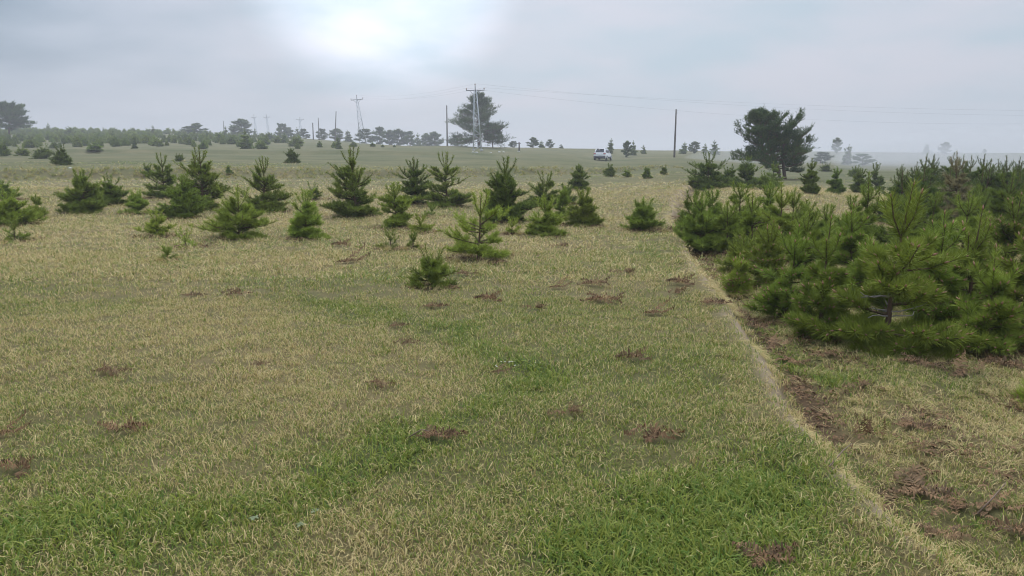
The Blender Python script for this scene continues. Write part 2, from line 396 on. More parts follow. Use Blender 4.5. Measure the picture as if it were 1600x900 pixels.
tufts += [tuft('d_tuft%d' % k, 400 + k, 34, .06, .09, .20, .0042, .18, lean=0.0) for k in range(3)]   # long dry grass hanging over the edge
for q in tufts: tc_near.objects.link(q)

def gn_instances(name, pts, rot, scl, idx, g, coll, label):
    me = bpy.data.meshes.new(name); me.vertices.add(len(pts)); me.vertices.foreach_set('co', np.asarray(pts, np.float32).ravel())
    a = me.attributes.new('rot', 'FLOAT_VECTOR', 'POINT'); a.data.foreach_set('vector', np.asarray(rot, np.float32).ravel())
    a = me.attributes.new('scl', 'FLOAT', 'POINT'); a.data.foreach_set('value', np.asarray(scl, np.float32))
    a = me.attributes.new('g', 'FLOAT', 'POINT'); a.data.foreach_set('value', np.asarray(g, np.float32))
    a = me.attributes.new('idx', 'INT', 'POINT'); a.data.foreach_set('value', np.asarray(idx, np.int32))
    ob = link(name, me); ng = bpy.data.node_groups.new(name + '_nodes', 'GeometryNodeTree')
    ng.interface.new_socket('Geometry', in_out='INPUT', socket_type='NodeSocketGeometry'); ng.interface.new_socket('Geometry', in_out='OUTPUT', socket_type='NodeSocketGeometry')
    gi = N(ng, 'NodeGroupInput'); go = N(ng, 'NodeGroupOutput'); ip = N(ng, 'GeometryNodeInstanceOnPoints')
    ci = N(ng, 'GeometryNodeCollectionInfo'); ci.inputs['Collection'].default_value = coll; ci.inputs['Separate Children'].default_value = True; ci.inputs['Reset Children'].default_value = True
    def na(n, ty):
        q = N(ng, 'GeometryNodeInputNamedAttribute', data_type=ty); q.inputs['Name'].default_value = n; return q.outputs['Attribute']
    er = N(ng, 'FunctionNodeEulerToRotation'); ng.links.new(na('rot', 'FLOAT_VECTOR'), er.inputs[0])
    ng.links.new(gi.outputs[0], ip.inputs['Points']); ng.links.new(ci.outputs[0], ip.inputs['Instance']); ip.inputs['Pick Instance'].default_value = True
    ng.links.new(na('idx', 'INT'), ip.inputs['Instance Index']); ng.links.new(er.outputs[0], ip.inputs['Rotation']); ng.links.new(na('scl', 'FLOAT'), ip.inputs['Scale'])
    ng.links.new(ip.outputs[0], go.inputs[0])
    md = ob.modifiers.new('scatter', 'NODES'); md.node_group = ng
    tag(ob, label, kind='stuff'); return ob
CLEAR = []

# ------------------------------------------------------------------ pines
def needle_mat(name, dark, fresh, dry=(.17, .10, .045)):
    m, t = mat_new(name); a = N(t, 'ShaderNodeAttribute', attribute_name='tint'); oi = N(t, 'ShaderNodeObjectInfo')
    c = mixc(t, a.outputs['Fac'], dark, fresh)
    hs = N(t, 'ShaderNodeHueSaturation'); t.links.new(c, hs.inputs['Color'])
    t.links.new(mathn(t, 'ADD', .82, mathn(t, 'MULTIPLY', oi.outputs['Random'], .36)), hs.inputs['Value'])
    t.links.new(mathn(t, 'ADD', .49, mathn(t, 'MULTIPLY', mathn(t, 'FRACT', mathn(t, 'MULTIPLY', oi.outputs['Random'], 13.7)), .02)), hs.inputs['Hue'])
    d = N(t, 'ShaderNodeBsdfPrincipled'); d.inputs['Roughness'].default_value = .6; d.inputs['Specular IOR Level'].default_value = .12; t.links.new(hs.outputs[0], d.inputs['Base Color'])
    tr = N(t, 'ShaderNodeBsdfTranslucent'); t.links.new(hs.outputs[0], tr.inputs[0])
    mx = N(t, 'ShaderNodeMixShader'); mx.inputs[0].default_value = .13; t.links.new(d.outputs[0], mx.inputs[1]); t.links.new(tr.outputs[0], mx.inputs[2])
    o = N(t, 'ShaderNodeOutputMaterial'); t.links.new(mx.outputs[0], o.inputs[0]); return m
M_NEEDLE = needle_mat('pine_needles', (.020, .058, .020), (.29, .36, .055))
M_TAN = needle_mat('tan_needles', (.12, .105, .05), (.27, .23, .12))
M_BARK = principled('pine_bark', (.115, .075, .05), .9, spec=.15, vary=.5, scale=18)
M_BUD = principled('pine_bud', (.36, .20, .13), .7, spec=.2)
M_DEADWOOD = principled('dead_twig', (.30, .27, .25), .85, spec=.15, vary=.3, scale=20)

def needle_arrays(rng, P0, P1, n, L, w, tint, ang=(.68, 1.15), up=.10):
    P0 = np.asarray(P0); P1 = np.asarray(P1); M = len(P0)
    ax = P1 - P0; ln = np.linalg.norm(ax, axis=1, keepdims=True); ax = ax / np.maximum(ln, 1e-6)
    k = np.repeat(np.arange(M), n); NN = len(k)
    u = np.tile((np.arange(n) + .5) / n, M)[:, None] + rng.normal(0, .03, (NN, 1))
    pos = P0[k] + (P1 - P0)[k] * u
    rv = rng.normal(0, 1, (NN, 3)); a = ax[k]; perp = rv - (rv * a).sum(1, keepdims=True) * a; perp /= np.linalg.norm(perp, axis=1, keepdims=True) + 1e-9
    an = rng.uniform(ang[0], ang[1], (NN, 1)) * (1.08 - .30 * np.clip(u, 0, 1))
    d = a * np.cos(an) + perp * np.sin(an); d[:, 2] += up; d /= np.linalg.norm(d, axis=1, keepdims=True)
    sd_ = np.cross(d, rng.normal(0, 1, (NN, 3))); sd_ /= np.linalg.norm(sd_, axis=1, keepdims=True) + 1e-9
    Ls = L * rng.uniform(.75, 1.15, (NN, 1)); ws = w * rng.uniform(.8, 1.2, (NN, 1))
    V = np.stack([pos - sd_ * ws / 2, pos + sd_ * ws / 2, pos + d * Ls], 1).reshape(-1, 3)
    T = np.clip(np.repeat(np.asarray(tint)[k], 3) + np.tile([-.10, -.10, .12], NN), 0, 1)
    return V, T
def wood_mesh(name, lines, mat, n=5):
    m = MB()
    for pts, rad in lines: m.tube(pts, rad, n, cap=False)
    return poly_mesh(name, m.v, m.f, [mat], smooth=True)
def stem_and_branches(lines, stems, n):
    return (wood_mesh('trunk', lines[:stems] if isinstance(stems, int) else [l for i, l in enumerate(lines) if i in stems], M_BARK, n + 2), wood_mesh('branches', lines[stems:] if isinstance(stems, int) else [l for i, l in enumerate(lines) if i not in stems], M_BARK, n))

def young_pine(seed, H, Rr, n=5, dense=1.0, tone=.5, npn=40, nl=.08, nw=.004, open_=0.0, needle=M_NEEDLE, buds=False, dead=False):
    """H height, Rr crown radius, n yearly whorls -> (wood mesh, crown mesh, bud mesh or None, dead twig mesh or None)"""
    rng = np.random.default_rng(seed); S0, S1, TT = [], [], []; wood = []; tips = []; deadl = []
    w = np.array([.30 + .26 * i * (1 + .5 * open_) + rng.uniform(-.08, .08) for i in range(n + 1)]); w[0] = .12 + .5 * open_ * (n < 5); w[-1] *= 1.1
    zs = np.cumsum(w) / w.sum() * H
    lean = rng.normal(0, .05 if H > .6 else .02, 2); big = H > .5; gap = rng.uniform(0, 6.28)
    ptr = lambda z: np.array([lean[0] * z + .012 * H * math.sin(5 * z / H + seed), lean[1] * z, z])
    tr = max(.012, .021 * H)
    wood.append(([np.array([0, 0, -.08])] + [ptr(z) for z in zs], [tr * 1.15] + [tr * (1 - .85 * z / H) for z in zs]))
    def shoot(a, b, tint, rep=1):
        for _ in range(rep): S0.append(a); S1.append(b); TT.append(tint)
    def branch(p, az, el, Lt, age, depth, tb):
        d = lambda e, q: np.array([math.cos(e) * math.cos(q), math.cos(e) * math.sin(q), math.sin(e)])
        seg = Lt / age; pts = [p]; e = el; q = az
        for j in range(age):
            e = min(e + rng.uniform(-.02, .08) + (.28 if j == age - 1 and depth < 2 else 0), 1.35); q += rng.normal(0, .07); p2 = p + d(e, q) * seg * rng.uniform(.85, 1.15)
            young = age - 1 - j
            if young <= 2 or rng.random() < .6 * dense or depth > 0: shoot(p, p2, tb + rng.normal(0, .10) + (.24 if young == 0 else -.10 * young), 2 if (big and young == 0 and depth < 2) else 1)
            pts.append(p2); p = p2
            if young > 0 and depth < 2:
                for sgn in (-1, 1) if rng.random() < .9 * dense else (rng.choice([-1, 1]),):
                    branch(p, q + sgn * rng.uniform(.45, .95), e + rng.uniform(-.05, .3), seg * young * rng.uniform(.5, .8), max(1, young if depth == 0 else young - 1), depth + 1, tb)
                if rng.random() < .6 * dense:
                    branch(p, q + rng.normal(0, .4), e + rng.uniform(.4, .8), seg * rng.uniform(.5, .9), 1, 2, tb)
        tips.append((pts[-2], pts[-1]))
        r0 = (.006 + .0035 * age) * (H / 1.3) ** .5 * (.6 if depth else 1)
        wood.append((pts, [r0 * (1 - .75 * i / (len(pts) - 1)) for i in range(len(pts))]))
    for i in range(n):
        age = n - i; u = zs[i] / H; nb = int(rng.integers(5, 8) * (0.75 + .35 * dense))
        Lb = Rr * float(np.interp(u, [0, .12, .4, .62, .8, 1], [.95, 1.0, .97, .76, .42, .2])) * rng.uniform(.85, 1.08)
        if i == n - 1: Lb = max(Lb, .55 * (zs[-1] - zs[-2])); nb = int(rng.integers(4, 6))
        el0 = -.06 + .85 * u ** 1.25; a0 = rng.uniform(0, 6.28); jit = .055 * H if i < n - 1 else .004 * H
        for k in range(nb):
            if i == n - 1:                                            # this year's whorl: thick upright candles
                p0_ = ptr(zs[i]); q_ = a0 + 6.283 * k / nb; e_ = rng.uniform(.75, 1.1); L_ = Lb * rng.uniform(.8, 1.1)
                p1_ = p0_ + np.array([math.cos(q_) * math.cos(e_), math.sin(q_) * math.cos(e_), math.sin(e_)]) * L_ * .55
                p2_ = p1_ + np.array([math.cos(q_) * math.cos(e_ + .3), math.sin(q_) * math.cos(e_ + .3), math.sin(e_ + .3)]) * L_ * .45
                shoot(p0_, p1_, tone + .15, 1 + big); shoot(p1_, p2_, tone + .25, 1 + big); tips.append((p1_, p2_)); r_ = .008 * (H / 1.3) ** .5
                wood.append(([p0_, p1_, p2_], [r_, r_ * .8, r_ * .5])); continue
            branch(ptr(max(.03 * H, zs[i] + rng.normal(0, 1) * jit)), a0 + 6.283 * k / nb + rng.normal(0, .25), el0 + rng.normal(0, .16 if i < n - 1 else .1), Lb * rng.uniform(.55, 1.16) * (1 - .35 * (math.cos(a0 + 6.283 * k / nb - gap) > .8)), min(age, 5), 0, tone + rng.normal(0, .06))
    for k in range(int(24 * dense * (1 - .8 * open_)) if H > .4 else 0):          # weaker branches between the whorls
        z = rng.uniform(.06, .62) * H; u = z / H
        branch(ptr(z), rng.uniform(0, 6.28), .08 + .7 * u + rng.normal(0, .2), Rr * (1.05 - .75 * u) * rng.uniform(.45, .9), 3, 0, tone + rng.normal(0, .07))
    shoot(ptr(zs[-2]), ptr(zs[-1]), tone + .34, 4 if big else 1); tips.append((ptr(zs[-2]), ptr(zs[-1])))
    if n > 2: shoot(ptr(zs[-3]), ptr(zs[-2]), tone + .1, 2)
    if H > .8 and rng.random() < .35:                                 # a second leader
        i = max(0, n - 2); q_ = rng.uniform(0, 6.28); p0_ = ptr(zs[i]); hh = (H - zs[i]) * rng.uniform(.6, .85); p1_ = p0_ + np.array([math.cos(q_) * .25, math.sin(q_) * .25, .4]) * hh; p2_ = p1_ + np.array([math.cos(q_) * .08, math.sin(q_) * .08, .6]) * hh
        shoot(p0_, p1_, tone); shoot(p1_, p2_, tone + .2, 3); wood.append(([p0_, p1_, p2_], [tr * .5, tr * .4, tr * .2])); tips.append((p1_, p2_))
        for k in range(4):
            a_ = q_ + k * 1.57; shoot(p1_, p1_ + np.array([math.cos(a_) * .5, math.sin(a_) * .5, .8]) * .28 * hh, tone + .2, 2)
    V, T = needle_arrays(rng, S0, S1, npn, nl, nw, np.clip(TT, 0, 1))
    crown = tri_mesh('crown', V, np.arange(len(V)), [needle], {'tint': T})
    bm = dm = None
    if buds:
        m = MB()
        for a, b_ in tips:
            d = Vector(b_ - a).normalized(); s = rng.uniform(.6, 1.1)
            m.tube([Vector(b_), Vector(b_) + d * .015 * s, Vector(b_) + d * .045 * s], [.007 * s, .010 * s, .002], 5)
        bm = poly_mesh('bud_tips', m.v, m.f, [M_BUD])
    if dead:
        lines = []
        for k in range(9):
            a = rng.uniform(0, 6.28); z = rng.uniform(.08, .32) * H; p = ptr(z); L = rng.uniform(.25, .55) * Rr
            e = rng.uniform(-.1, .3); pts = [p]
            for s in range(4): p = p + np.array([math.cos(a) * math.cos(e), math.sin(a) * math.cos(e), math.sin(e)]) * L / 4; a += rng.normal(0, .25); e += rng.normal(.05, .2); pts.append(p)
            lines.append((pts, [.007, .006, .005, .004, .002]))
        dm = wood_mesh('dead_branch', lines, M_DEADWOOD)
    w1, w2 = stem_and_branches(wood, 1, 3)
    return w1, crown, bm, dm, w2

BASES = []
def place_tree(name, meshes, loc, label, cat, group=None, rz=0.0, scale=1.0, tilt=(0, 0)):
    if loc[1] < 60: BASES.append((loc[0], loc[1], max(abs(c_) for v in list(meshes[1].vertices[:3000]) for c_ in v.co[:2]) * (scale[0] if isinstance(scale, tuple) else scale)))
    e = link(name, None, loc=loc, rot=(tilt[0], tilt[1], rz)); e.scale = scale if isinstance(scale, tuple) else (scale,) * 3; e.empty_display_size = .2
    tag(e, label, cat, group)
    for nm, me in zip(('trunk', 'crown', 'bud_tips', 'dead_branches', 'branches'), meshes):
        if me is not None:
            c = link(nm, me, e)
            if nm in ('bud_tips', 'branches', 'dead_branches'): c['kind'] = 'stuff'
    return e
def lod(D):
    # needles per shoot, needle length, width (needles drawn wider with distance so they hold together)
    if D < 8.5: return 35, .082, .0072
    if D < 14: return 26, .082, .0088
    if D < 26: return 19, .088, .0140
    if D < 45: return 14, .10, .020
    return 6, .15, .04

# (px, base row, top row, width px, tone, whorls, density, openness, label)
G_MID = 'young pines scattered over the pasture'
MID = [
 (18, 352, 300, 78, .75, 4, 1.1, .1, 'yellow-green young pine cut off by the left edge of the picture'),
 (60, 341, 303, 30, .60, 3, .6, .7, 'thin small pine with a bare stem beside the leftmost yellow-green pine'),
 (24, 377, 346, 46, .45, 3, .6, .3, 'low sprawling pine seedling below the leftmost yellow-green pine'),
 (6, 312, 286, 40, .45, 3, 1.0, .1, 'small pine half hidden at the left edge near the earth bank'),
 (133, 331, 266, 84, .45, 5, 1.1, .1, 'bushy pine with a tall leader, left one of the touching pair near the left'),
 (176, 321, 280, 60, .40, 4, 1.1, .1, 'bushy pine, right one of the touching pair near the left'),
 (215, 333, 302, 46, .62, 3, .8, .2, 'small light green pine between the left pair and the tall pair'),
 (257, 309, 237, 66, .34, 5, 1.0, .4, 'pine with an open forked top and dark skirt left of the tallest pine'),
 (317, 328, 227, 92, .42, 6, 1.2, .2, 'tall dense young pine with several upright leaders, left of centre'),
 (282, 340, 272, 76, .66, 5, 1.1, .1, 'light green bushy pine growing against the front of a taller pine'),
 (414, 330, 243, 92, .52, 5, 1.0, .3, 'broad loose pine with olive crown between two light green shrubs'),
 (374, 371, 300, 104, .66, 4, 1.0, .1, 'wide fluffy light green pine in front of the broad olive pine'),
 (246, 369, 334, 54, .66, 3, .6, .5, 'small thin light green sapling with a single upright leader on straw turf'),
 (290, 386, 368, 54, .72, 2, .5, .1, 'low spreading yellow-green pine seedling with bent twigs'),
 (262, 407, 388, 26, .55, 2, .6, .1, 'tiny green pine seedling tuft on the straw turf'),
 (480, 372, 296, 76, .62, 4, 1.0, .4, 'green pine with a tall leader standing alone on straw turf left of centre'),
 (556, 338, 226, 102, .32, 6, 1.1, .5, 'tall dark pine with a forked top above the green field'),
 (620, 356, 284, 68, .62, 4, 1.1, .5, 'neat green pine with a bright brush-like leader and dense skirt'),
 (650, 318, 244, 62, .26, 5, 1.1, .1, 'bluish dark pine, left one of the merged pair near the centre'),
 (697, 323, 236, 88, .36, 5, 1.0, .4, 'open-topped dark pine, right one of the merged pair near the centre'),
 (784, 346, 243, 96, .26, 6, 1.3, .1, 'large dense dark conical pine at the centre'),
 (747, 406, 299, 122, .80, 4, .7, .95, 'bright yellow-green pine with bare lower stem and wide lower branches'),
 (676, 448, 394, 84, .46, 3, .8, .1, 'low fluffy blue-green pine seedling with a bare spike'),
 (646, 389, 364, 28, .30, 2, .8, .1, 'tiny dark pine sapling with a side twig'),
 (610, 388, 364, 36, .45, 2, .4, .2, 'sparse bent pine seedling left of a tiny dark sapling'),
 (657, 364, 340, 40, .95, 3, .8, .1, 'small yellow pine seedling beside the neat green pine'),
 (675, 338, 321, 34, .35, 2, .8, .1, 'small low green pine tuft behind the yellow seedling'),
 (800, 366, 342, 30, .92, 2, .6, .3, 'small yellowish pine seedling behind the bright sparse pine'),
 (848, 322, 272, 64, .36, 4, .9, .5, 'pine with a thin crooked top right of the dark conical pine'),
 (885, 319, 292, 40, .34, 3, 1.0, .1, 'low dark pine bush right of the crooked-topped pine'),
 (853, 369, 308, 62, .58, 4, .9, .5, 'green pine with open whorls right of the bright sparse pine'),
 (878, 341, 290, 30, .55, 4, .6, .6, 'slim light pine sapling between two green pines'),
 (911, 353, 296, 60, .62, 4, 1.1, .4, 'round light green pine with a cross-shaped top'),
 (905, 297, 256, 32, .18, 5, 1.3, .0, 'compact dark conical pine alone in the open pasture'),
 (1003, 359, 312, 60, .62, 3, 1.0, .3, 'small light green pine by the path edge'),
 (953, 276, 258, 20, .25, 3, 1.0, .3, 'tiny dark pine below the car'),
 (980, 277, 266, 20, .45, 2, .8, .1, 'tiny olive pine bush on the far pasture right of a dark one'),
 (1010, 279, 262, 17, .25, 3, .9, .3, 'tiny dark pine with a pointed top on the far pasture'),
 (1036, 273, 260, 18, .35, 2, .8, .2, 'tiny low pine near the foot of the dark pole'),
 (97, 258, 228, 32, .20, 4, 1.3, .1, 'dark compact pine alone on the green terrace at the far left'),
 (457, 255, 232, 25, .16, 4, 1.3, .1, 'dark compact pine alone on the green field left of centre'),
 (281, 252, 242, 20, .18, 2, 1.2, .0, 'small dark pine mound on the green field behind the tallest pines'),
 (5, 244, 222, 28, .22, 3, 1.2, .0, 'dark round pine bush at the far left edge of the terrace'),
 (67, 248, 230, 34, .26, 3, 1.1, .0, 'grey-green pine bush left of the dark compact terrace pine'),
 (36, 244, 232, 26, .30, 3, .9, .0, 'small pale pine bush near the left edge of the terrace'),
 (232, 275, 258, 26, .30, 2, .5, .2, 'small brownish-green pine twig bush on the bank edge'),
 (358, 272, 258, 12, .35, 3, .7, .5, 'tiny pine with a knobbed top seen beside the tall dense pine'),
 (490, 312, 292, 36, .40, 2, .7, .3, 'small grey-green pine behind the lone green pine'),
]
for k, (px, by, ty, wp, tone, n, dn, op, lab) in enumerate(MID):
    p = ground(px, by); H = height_to(p, ty); Rr = wp / 2 / FPX * p.y * 1.16
    a_, b_, c_ = lod(p.y)
    ms_ = young_pine(1000 + k, H * .97, Rr, n, dn * 1.15, tone + .04, a_, b_ * (1 if H > .5 else .8), c_, op)
    place_tree('young_pine' if H > .45 else 'pine_seedling', ms_, p, lab, 'pine', G_MID, rz=k * 1.3)

# the thicket right of the path: (px, forward metres, top row, width px, tone, whorls, density, open, dead, label)
G_TH = 'young pines in the thicket right of the path'
THICK = [
 (1408, 6.3, 280, 290, .62, 5, 1.1, .85, True, 'largest nearest pine in the thicket with a tall brush-like leader'),
 (1243, 7.6, 350, 130, .50, 4, .75, .7, True, 'sparse pine with dead grey lower branches at the thicket front'),
 (1100, 12.6, 300, 112, .36, 5, 1.2, .2, False, 'dark spreading pine hugging the path edge at the end of the thicket'),
 (1172, 10.4, 372, 90, .48, 4, 1.1, .3, False, 'low bushy pine at the left front corner of the thicket'),
 (1305, 6.8, 334, 150, .60, 4, 1.1, .4, False, 'pine with bright whorled top just left of the largest pine'),
 (1488, 6.9, 328, 150, .58, 4, 1.15, .4, False, 'pine with a bright upright candle just right of the largest pine'),
 (1540, 7.0, 322, 150, .55, 4, 1.1, .4, False, 'second pine right of the largest pine with a dark candle top'),
 (1577, 6.1, 384, 150, .56, 3, 1.1, .4, False, 'pine cut off by the right edge beside the brown bracken'),
 (1345, 9.0, 318, 120, .50, 5, 1.0, .4, False, 'tall pine with a fan-shaped top behind the bright whorled one'),
 (1228, 11.0, 284, 100, .58, 5, 1.0, .4, False, 'tall light green pine at the back left of the thicket'),
 (1186, 11.8, 300, 90, .58, 5, .95, .4, False, 'slim pine with a bare stem section at the back left of the thicket'),
 (1145, 12.2, 312, 80, .52, 4, 1.0, .3, False, 'light green pine right behind the dark path-edge pine'),
 (1268, 9.6, 322, 110, .50, 4, 1.0, .3, False, 'green pine filling the middle of the thicket'),
 (1362, 11.5, 268, 90, .50, 5, .9, .5, False, 'pine with an open yellow fork rising above the thicket'),
 (1440, 10.0, 322, 110, .45, 5, 1.0, .3, False, 'dark-candled pine behind the largest pine'),
 (1520, 10.5, 296, 120, .40, 5, 1.1, .3, False, 'dark green pine behind the candle-topped pair'),
 (1210, 9.2, 345, 90, .55, 4, 1.0, .3, False, 'short light pine in the left part of the thicket'),
 (1325, 11.0, 330, 100, .45, 4, 1.0, .3, False, 'shaded pine in the back row of the thicket centre'),
 (1600, 9.0, 300, 170, .28, 5, 1.2, .2, False, 'dark tall pine rising at the right edge behind the thicket'),
 (1165, 8.9, 398, 60, .60, 3, 1.0, .3, False, 'short bushy pine in front of the left thicket corner'),
 (1455, 8.3, 368, 120, .50, 4, 1.1, .3, False, 'green pine pressed against the back of the largest pine'),
 (1265, 14.5, 318, 80, .45, 4, .9, .3, False, 'small pine at the rear edge of the thicket near the bare ground'),
 (1085, 14.6, 296, 90, .40, 5, 1.1, .2, False, 'dark pine behind the path-edge pine at the far thicket corner'),
 (1122, 14.2, 290, 90, .48, 5, 1.1, .3, False, 'tall pine behind the light green pine at the far thicket corner'),
 (1160, 14.8, 286, 90, .50, 5, 1.0, .4, False, 'light-topped pine in the last row of the thicket left part'),
 (1205, 14.0, 284, 90, .54, 5, 1.0, .4, False, 'bright brush-topped pine in the last row of the thicket'),
 (1245, 12.6, 292, 90, .54, 5, 1.0, .4, False, 'upright green pine in the last row near the bare ground'),
 (1300, 12.4, 318, 90, .48, 4, 1.0, .3, False, 'low pine in the last row before the open bare ground'),
 (1340, 13.6, 306, 90, .44, 5, 1.0, .3, False, 'pine in the last row below the slim pointed pine'),
 (1408, 13.2, 304, 100, .40, 5, 1.1, .3, False, 'dark pine in the last row behind the open yellow fork'),
 (1460, 13.0, 298, 100, .38, 5, 1.1, .3, False, 'dark pine in the last row in front of the grove'),
 (1372, 8.2, 372, 110, .56, 4, 1.0, .4, False, 'light green pine squeezed behind the left shoulder of the largest pine'),
 (1560, 9.2, 330, 120, .46, 4, 1.0, .4, False, 'green pine between the candle-topped pair and the right edge'),
 (1640, 6.3, 330, 160, .5, 4, 1.1, .3, False, 'pine mostly outside the right edge of the picture'),
 (1668, 4.8, 640, 90, .55, 2, .6, .1, False, 'small green pine seedling cut off by the right edge on dry grass'),
]
for k, (px, D, ty, wp, tone, n, dn, op, dd, lab) in enumerate(THICK):
    p = stand(px, D); H = height_to(p, ty); Rr = wp / 2 / FPX * p.y
    a_, b_, c_ = lod(D); near = D < 9.5
    if k == 0: a_, b_, c_ = 50, .100, .0070
    ms_ = young_pine(2000 + k, H * .97, Rr * .92, n, dn * (.78 if k else 1.0), tone + .10, a_, b_ * (1.12 if near else 1), c_, op, buds=near, dead=dd)
    place_tree('young_pine', ms_, p, lab, 'pine', G_TH, rz=k * 2.1)

# pines beyond the thicket, around the big pine, and the grove on the right
BEY = [
 (1107, 296, 238, 76, .24, 5, 1.3, .1, 'dark broad pine bush left of the big two-stemmed pine'),
 (1085, 297, 276, 40, .30, 3, 1.1, .0, 'low pine bush at the foot of the dark broad bush'),
 (1168, 294, 244, 60, .22, 5, 1.3, .1, 'dark pine bush directly left of the two stems'),
 (1138, 293, 262, 50, .22, 4, 1.3, .0, 'low dark pine filling the gap between two dark bushes'),
 (1208, 292, 252, 34, .55, 4, .8, .3, 'light green thin pine in front of the two stems'),
 (1196, 296, 276, 50, .32, 3, 1.0, .0, 'low pine shrub under the big two-stemmed pine'),
 (1268, 303, 246, 38, .24, 5, 1.1, .1, 'dark upright pine directly right of the two stems'),
 (1306, 304, 260, 34, .28, 5, .9, .4, 'slim pine with a pointed top on bare ground right of the two stems'),
 (1342, 302, 262, 40, .30, 4, 1.0, .3, 'pine on bare ground left of the dark grove'),
 (1368, 298, 252, 40, .30, 4, .9, .3, 'tall thin pine at the left margin of the dark grove'),
 (1290, 268, 258, 26, .25, 2, 1.0, .0, 'small round bush behind the slim pointed pine'),
 (1335, 276, 262, 30, .26, 3, 1.0, .0, 'small bush in the mist behind the slim pines'),
]
for k, (px, by, ty, wp, tone, n, dn, op, lab) in enumerate(BEY):
    p = ground(px, by); H = height_to(p, ty); Rr = wp / 2 / FPX * p.y; a_, b_, c_ = lod(p.y)
    place_tree('young_pine', young_pine(3000 + k, H * .97, Rr, n, dn, tone, a_, b_, c_, op), p, lab, 'pine', 'pines around the big two-stemmed pine', rz=k * .9)
rg = random.Random(8)
GV = [young_pine(3300 + k, 2.3, .95, 6, 1.2, .10 + .06 * (k % 3), 12, .10, .016, .1) for k in range(5)]
for k in range(46):
    px = rg.uniform(1398, 1640); D = rg.uniform(16.5, 31); p = stand(px, D)
    top = 238 + rg.uniform(0, 26) + max(0, 1440 - px) * .25 + (D < 21) * 14
    H = height_to(p, top); s = H / 2.3
    place_tree('young_pine', GV[k % 5], p, 'dark green pine crowded into the dense grove beyond the thicket on the right', 'pine', 'pines of the dark grove on the right', rz=rg.uniform(0, 6), scale=(s * rg.uniform(.95, 1.25), s * 1.1, s))
p = stand(1506, 17.0); H = height_to(p, 238)
place_tree('young_pine', young_pine(3400, H, .62, 6, 1.0, .62, 22, .09, .011, .4, needle=M_TAN), p, 'tan pine with pale upright shoots standing above the grove edge', 'pine')
for k, (px, D, ty, wp, lab) in enumerate([(1588, 13.0, 268, 150, 'brownish dark pine at the right edge below the tan pine'), (1545, 14.5, 292, 110, 'dark olive pine between the grove and the thicket at the right')]):
    p = stand(px, D); H = height_to(p, ty)
    place_tree('young_pine', young_pine(3420 + k, H, wp / 2 / FPX * D, 5, 1.3, .33, 40, .085, .006, .1), p, lab, 'pine', rz=k)

# old pines with limbs and foliage pads
def big_pine(seed, H, prof, stems, nl_, needle=M_NEEDLE, tone=.2, npn=9, nl=.17, nw=.035, sub=5, shoots=7, umin=.22, upturn=.25, r0=.03, pad=.36):
    rng = np.random.default_rng(seed); S0, S1, TT = [], [], []; wood = []; stemi = []
    for (bx, by_, tx, ty, share, hs) in stems:
        K = 9; zz = np.linspace(0, 1, K); path = [np.array([bx + (tx - bx) * u ** 1.2 + .02 * H * math.sin(u * 6 + seed), by_ + (ty - by_) * u, u * H * hs - (.15 if u == 0 else 0)]) for u in zz]
        rs = [r0 * H * hs * (1.1 - .98 * u) for u in zz]; stemi.append(len(wood)); wood.append((path, rs))
        pth = np.array(path); nlim = int(nl_ * share)
        for k in range(nlim):
            u = umin + (1 - umin) * ((k + rng.random()) / nlim) ** .9; u = min(u, .985)
            p = np.array([np.interp(u, zz, pth[:, c]) for c in range(3)])
            az = k * 2.4 + rng.normal(0, .35); L = prof(p[2] / H, az) * rng.uniform(.66, 1.12)
            if L < .05: continue
            e = -.05 + .62 * u ** 2.0 + rng.normal(0, .12); pts = [p]; q = az; m = 6
            for s in range(m):
                p = p + np.array([math.cos(e) * math.cos(q), math.cos(e) * math.sin(q), math.sin(e)]) * L / m
                e += rng.normal(upturn / m, .07); q += rng.normal(0, .10); pts.append(p)
            rr = r0 * H * .30 * (1 - .6 * u); wood.append((pts, [rr * (1 - .82 * i / m) for i in range(m + 1)]))
            tb = tone + rng.normal(0, .06)
            for s in range(2, m + 1):
                for j in range(sub if s > 2 else sub // 2):
                    b0 = pts[s] + (pts[s - 1] - pts[s]) * rng.random()
                    qa = q + rng.normal(0, .95); ea = e + rng.normal(.12, .25); Ls = L * .26 * rng.uniform(.5, 1.2) + .12 * pad
                    dd = np.array([math.cos(ea) * math.cos(qa), math.cos(ea) * math.sin(qa), math.sin(ea)]); b1 = b0 + dd * Ls
                    wood.append(([b0, b1], [rr * .3, rr * .1]))
                    for h in range(shoots):
                        c0 = b0 + (b1 - b0) * rng.uniform(.25, 1.05); sd2 = rng.normal(0, .55, 3); sd2[2] = abs(sd2[2]) * .5 + .45
                        dv = dd * .7 + sd2; dv /= np.linalg.norm(dv); S0.append(c0); S1.append(c0 + dv * pad * rng.uniform(.5, 1.0)); TT.append(tb + rng.normal(0, .08))
    V, T = needle_arrays(rng, S0, S1, npn, nl, nw, np.clip(TT, 0, 1), ang=(.5, 1.1))
    w1, w2 = stem_and_branches(wood, set(stemi), 5)
    return w1, tri_mesh('crown', V, np.arange(len(V)), [needle], {'tint': T}), None, None, w2

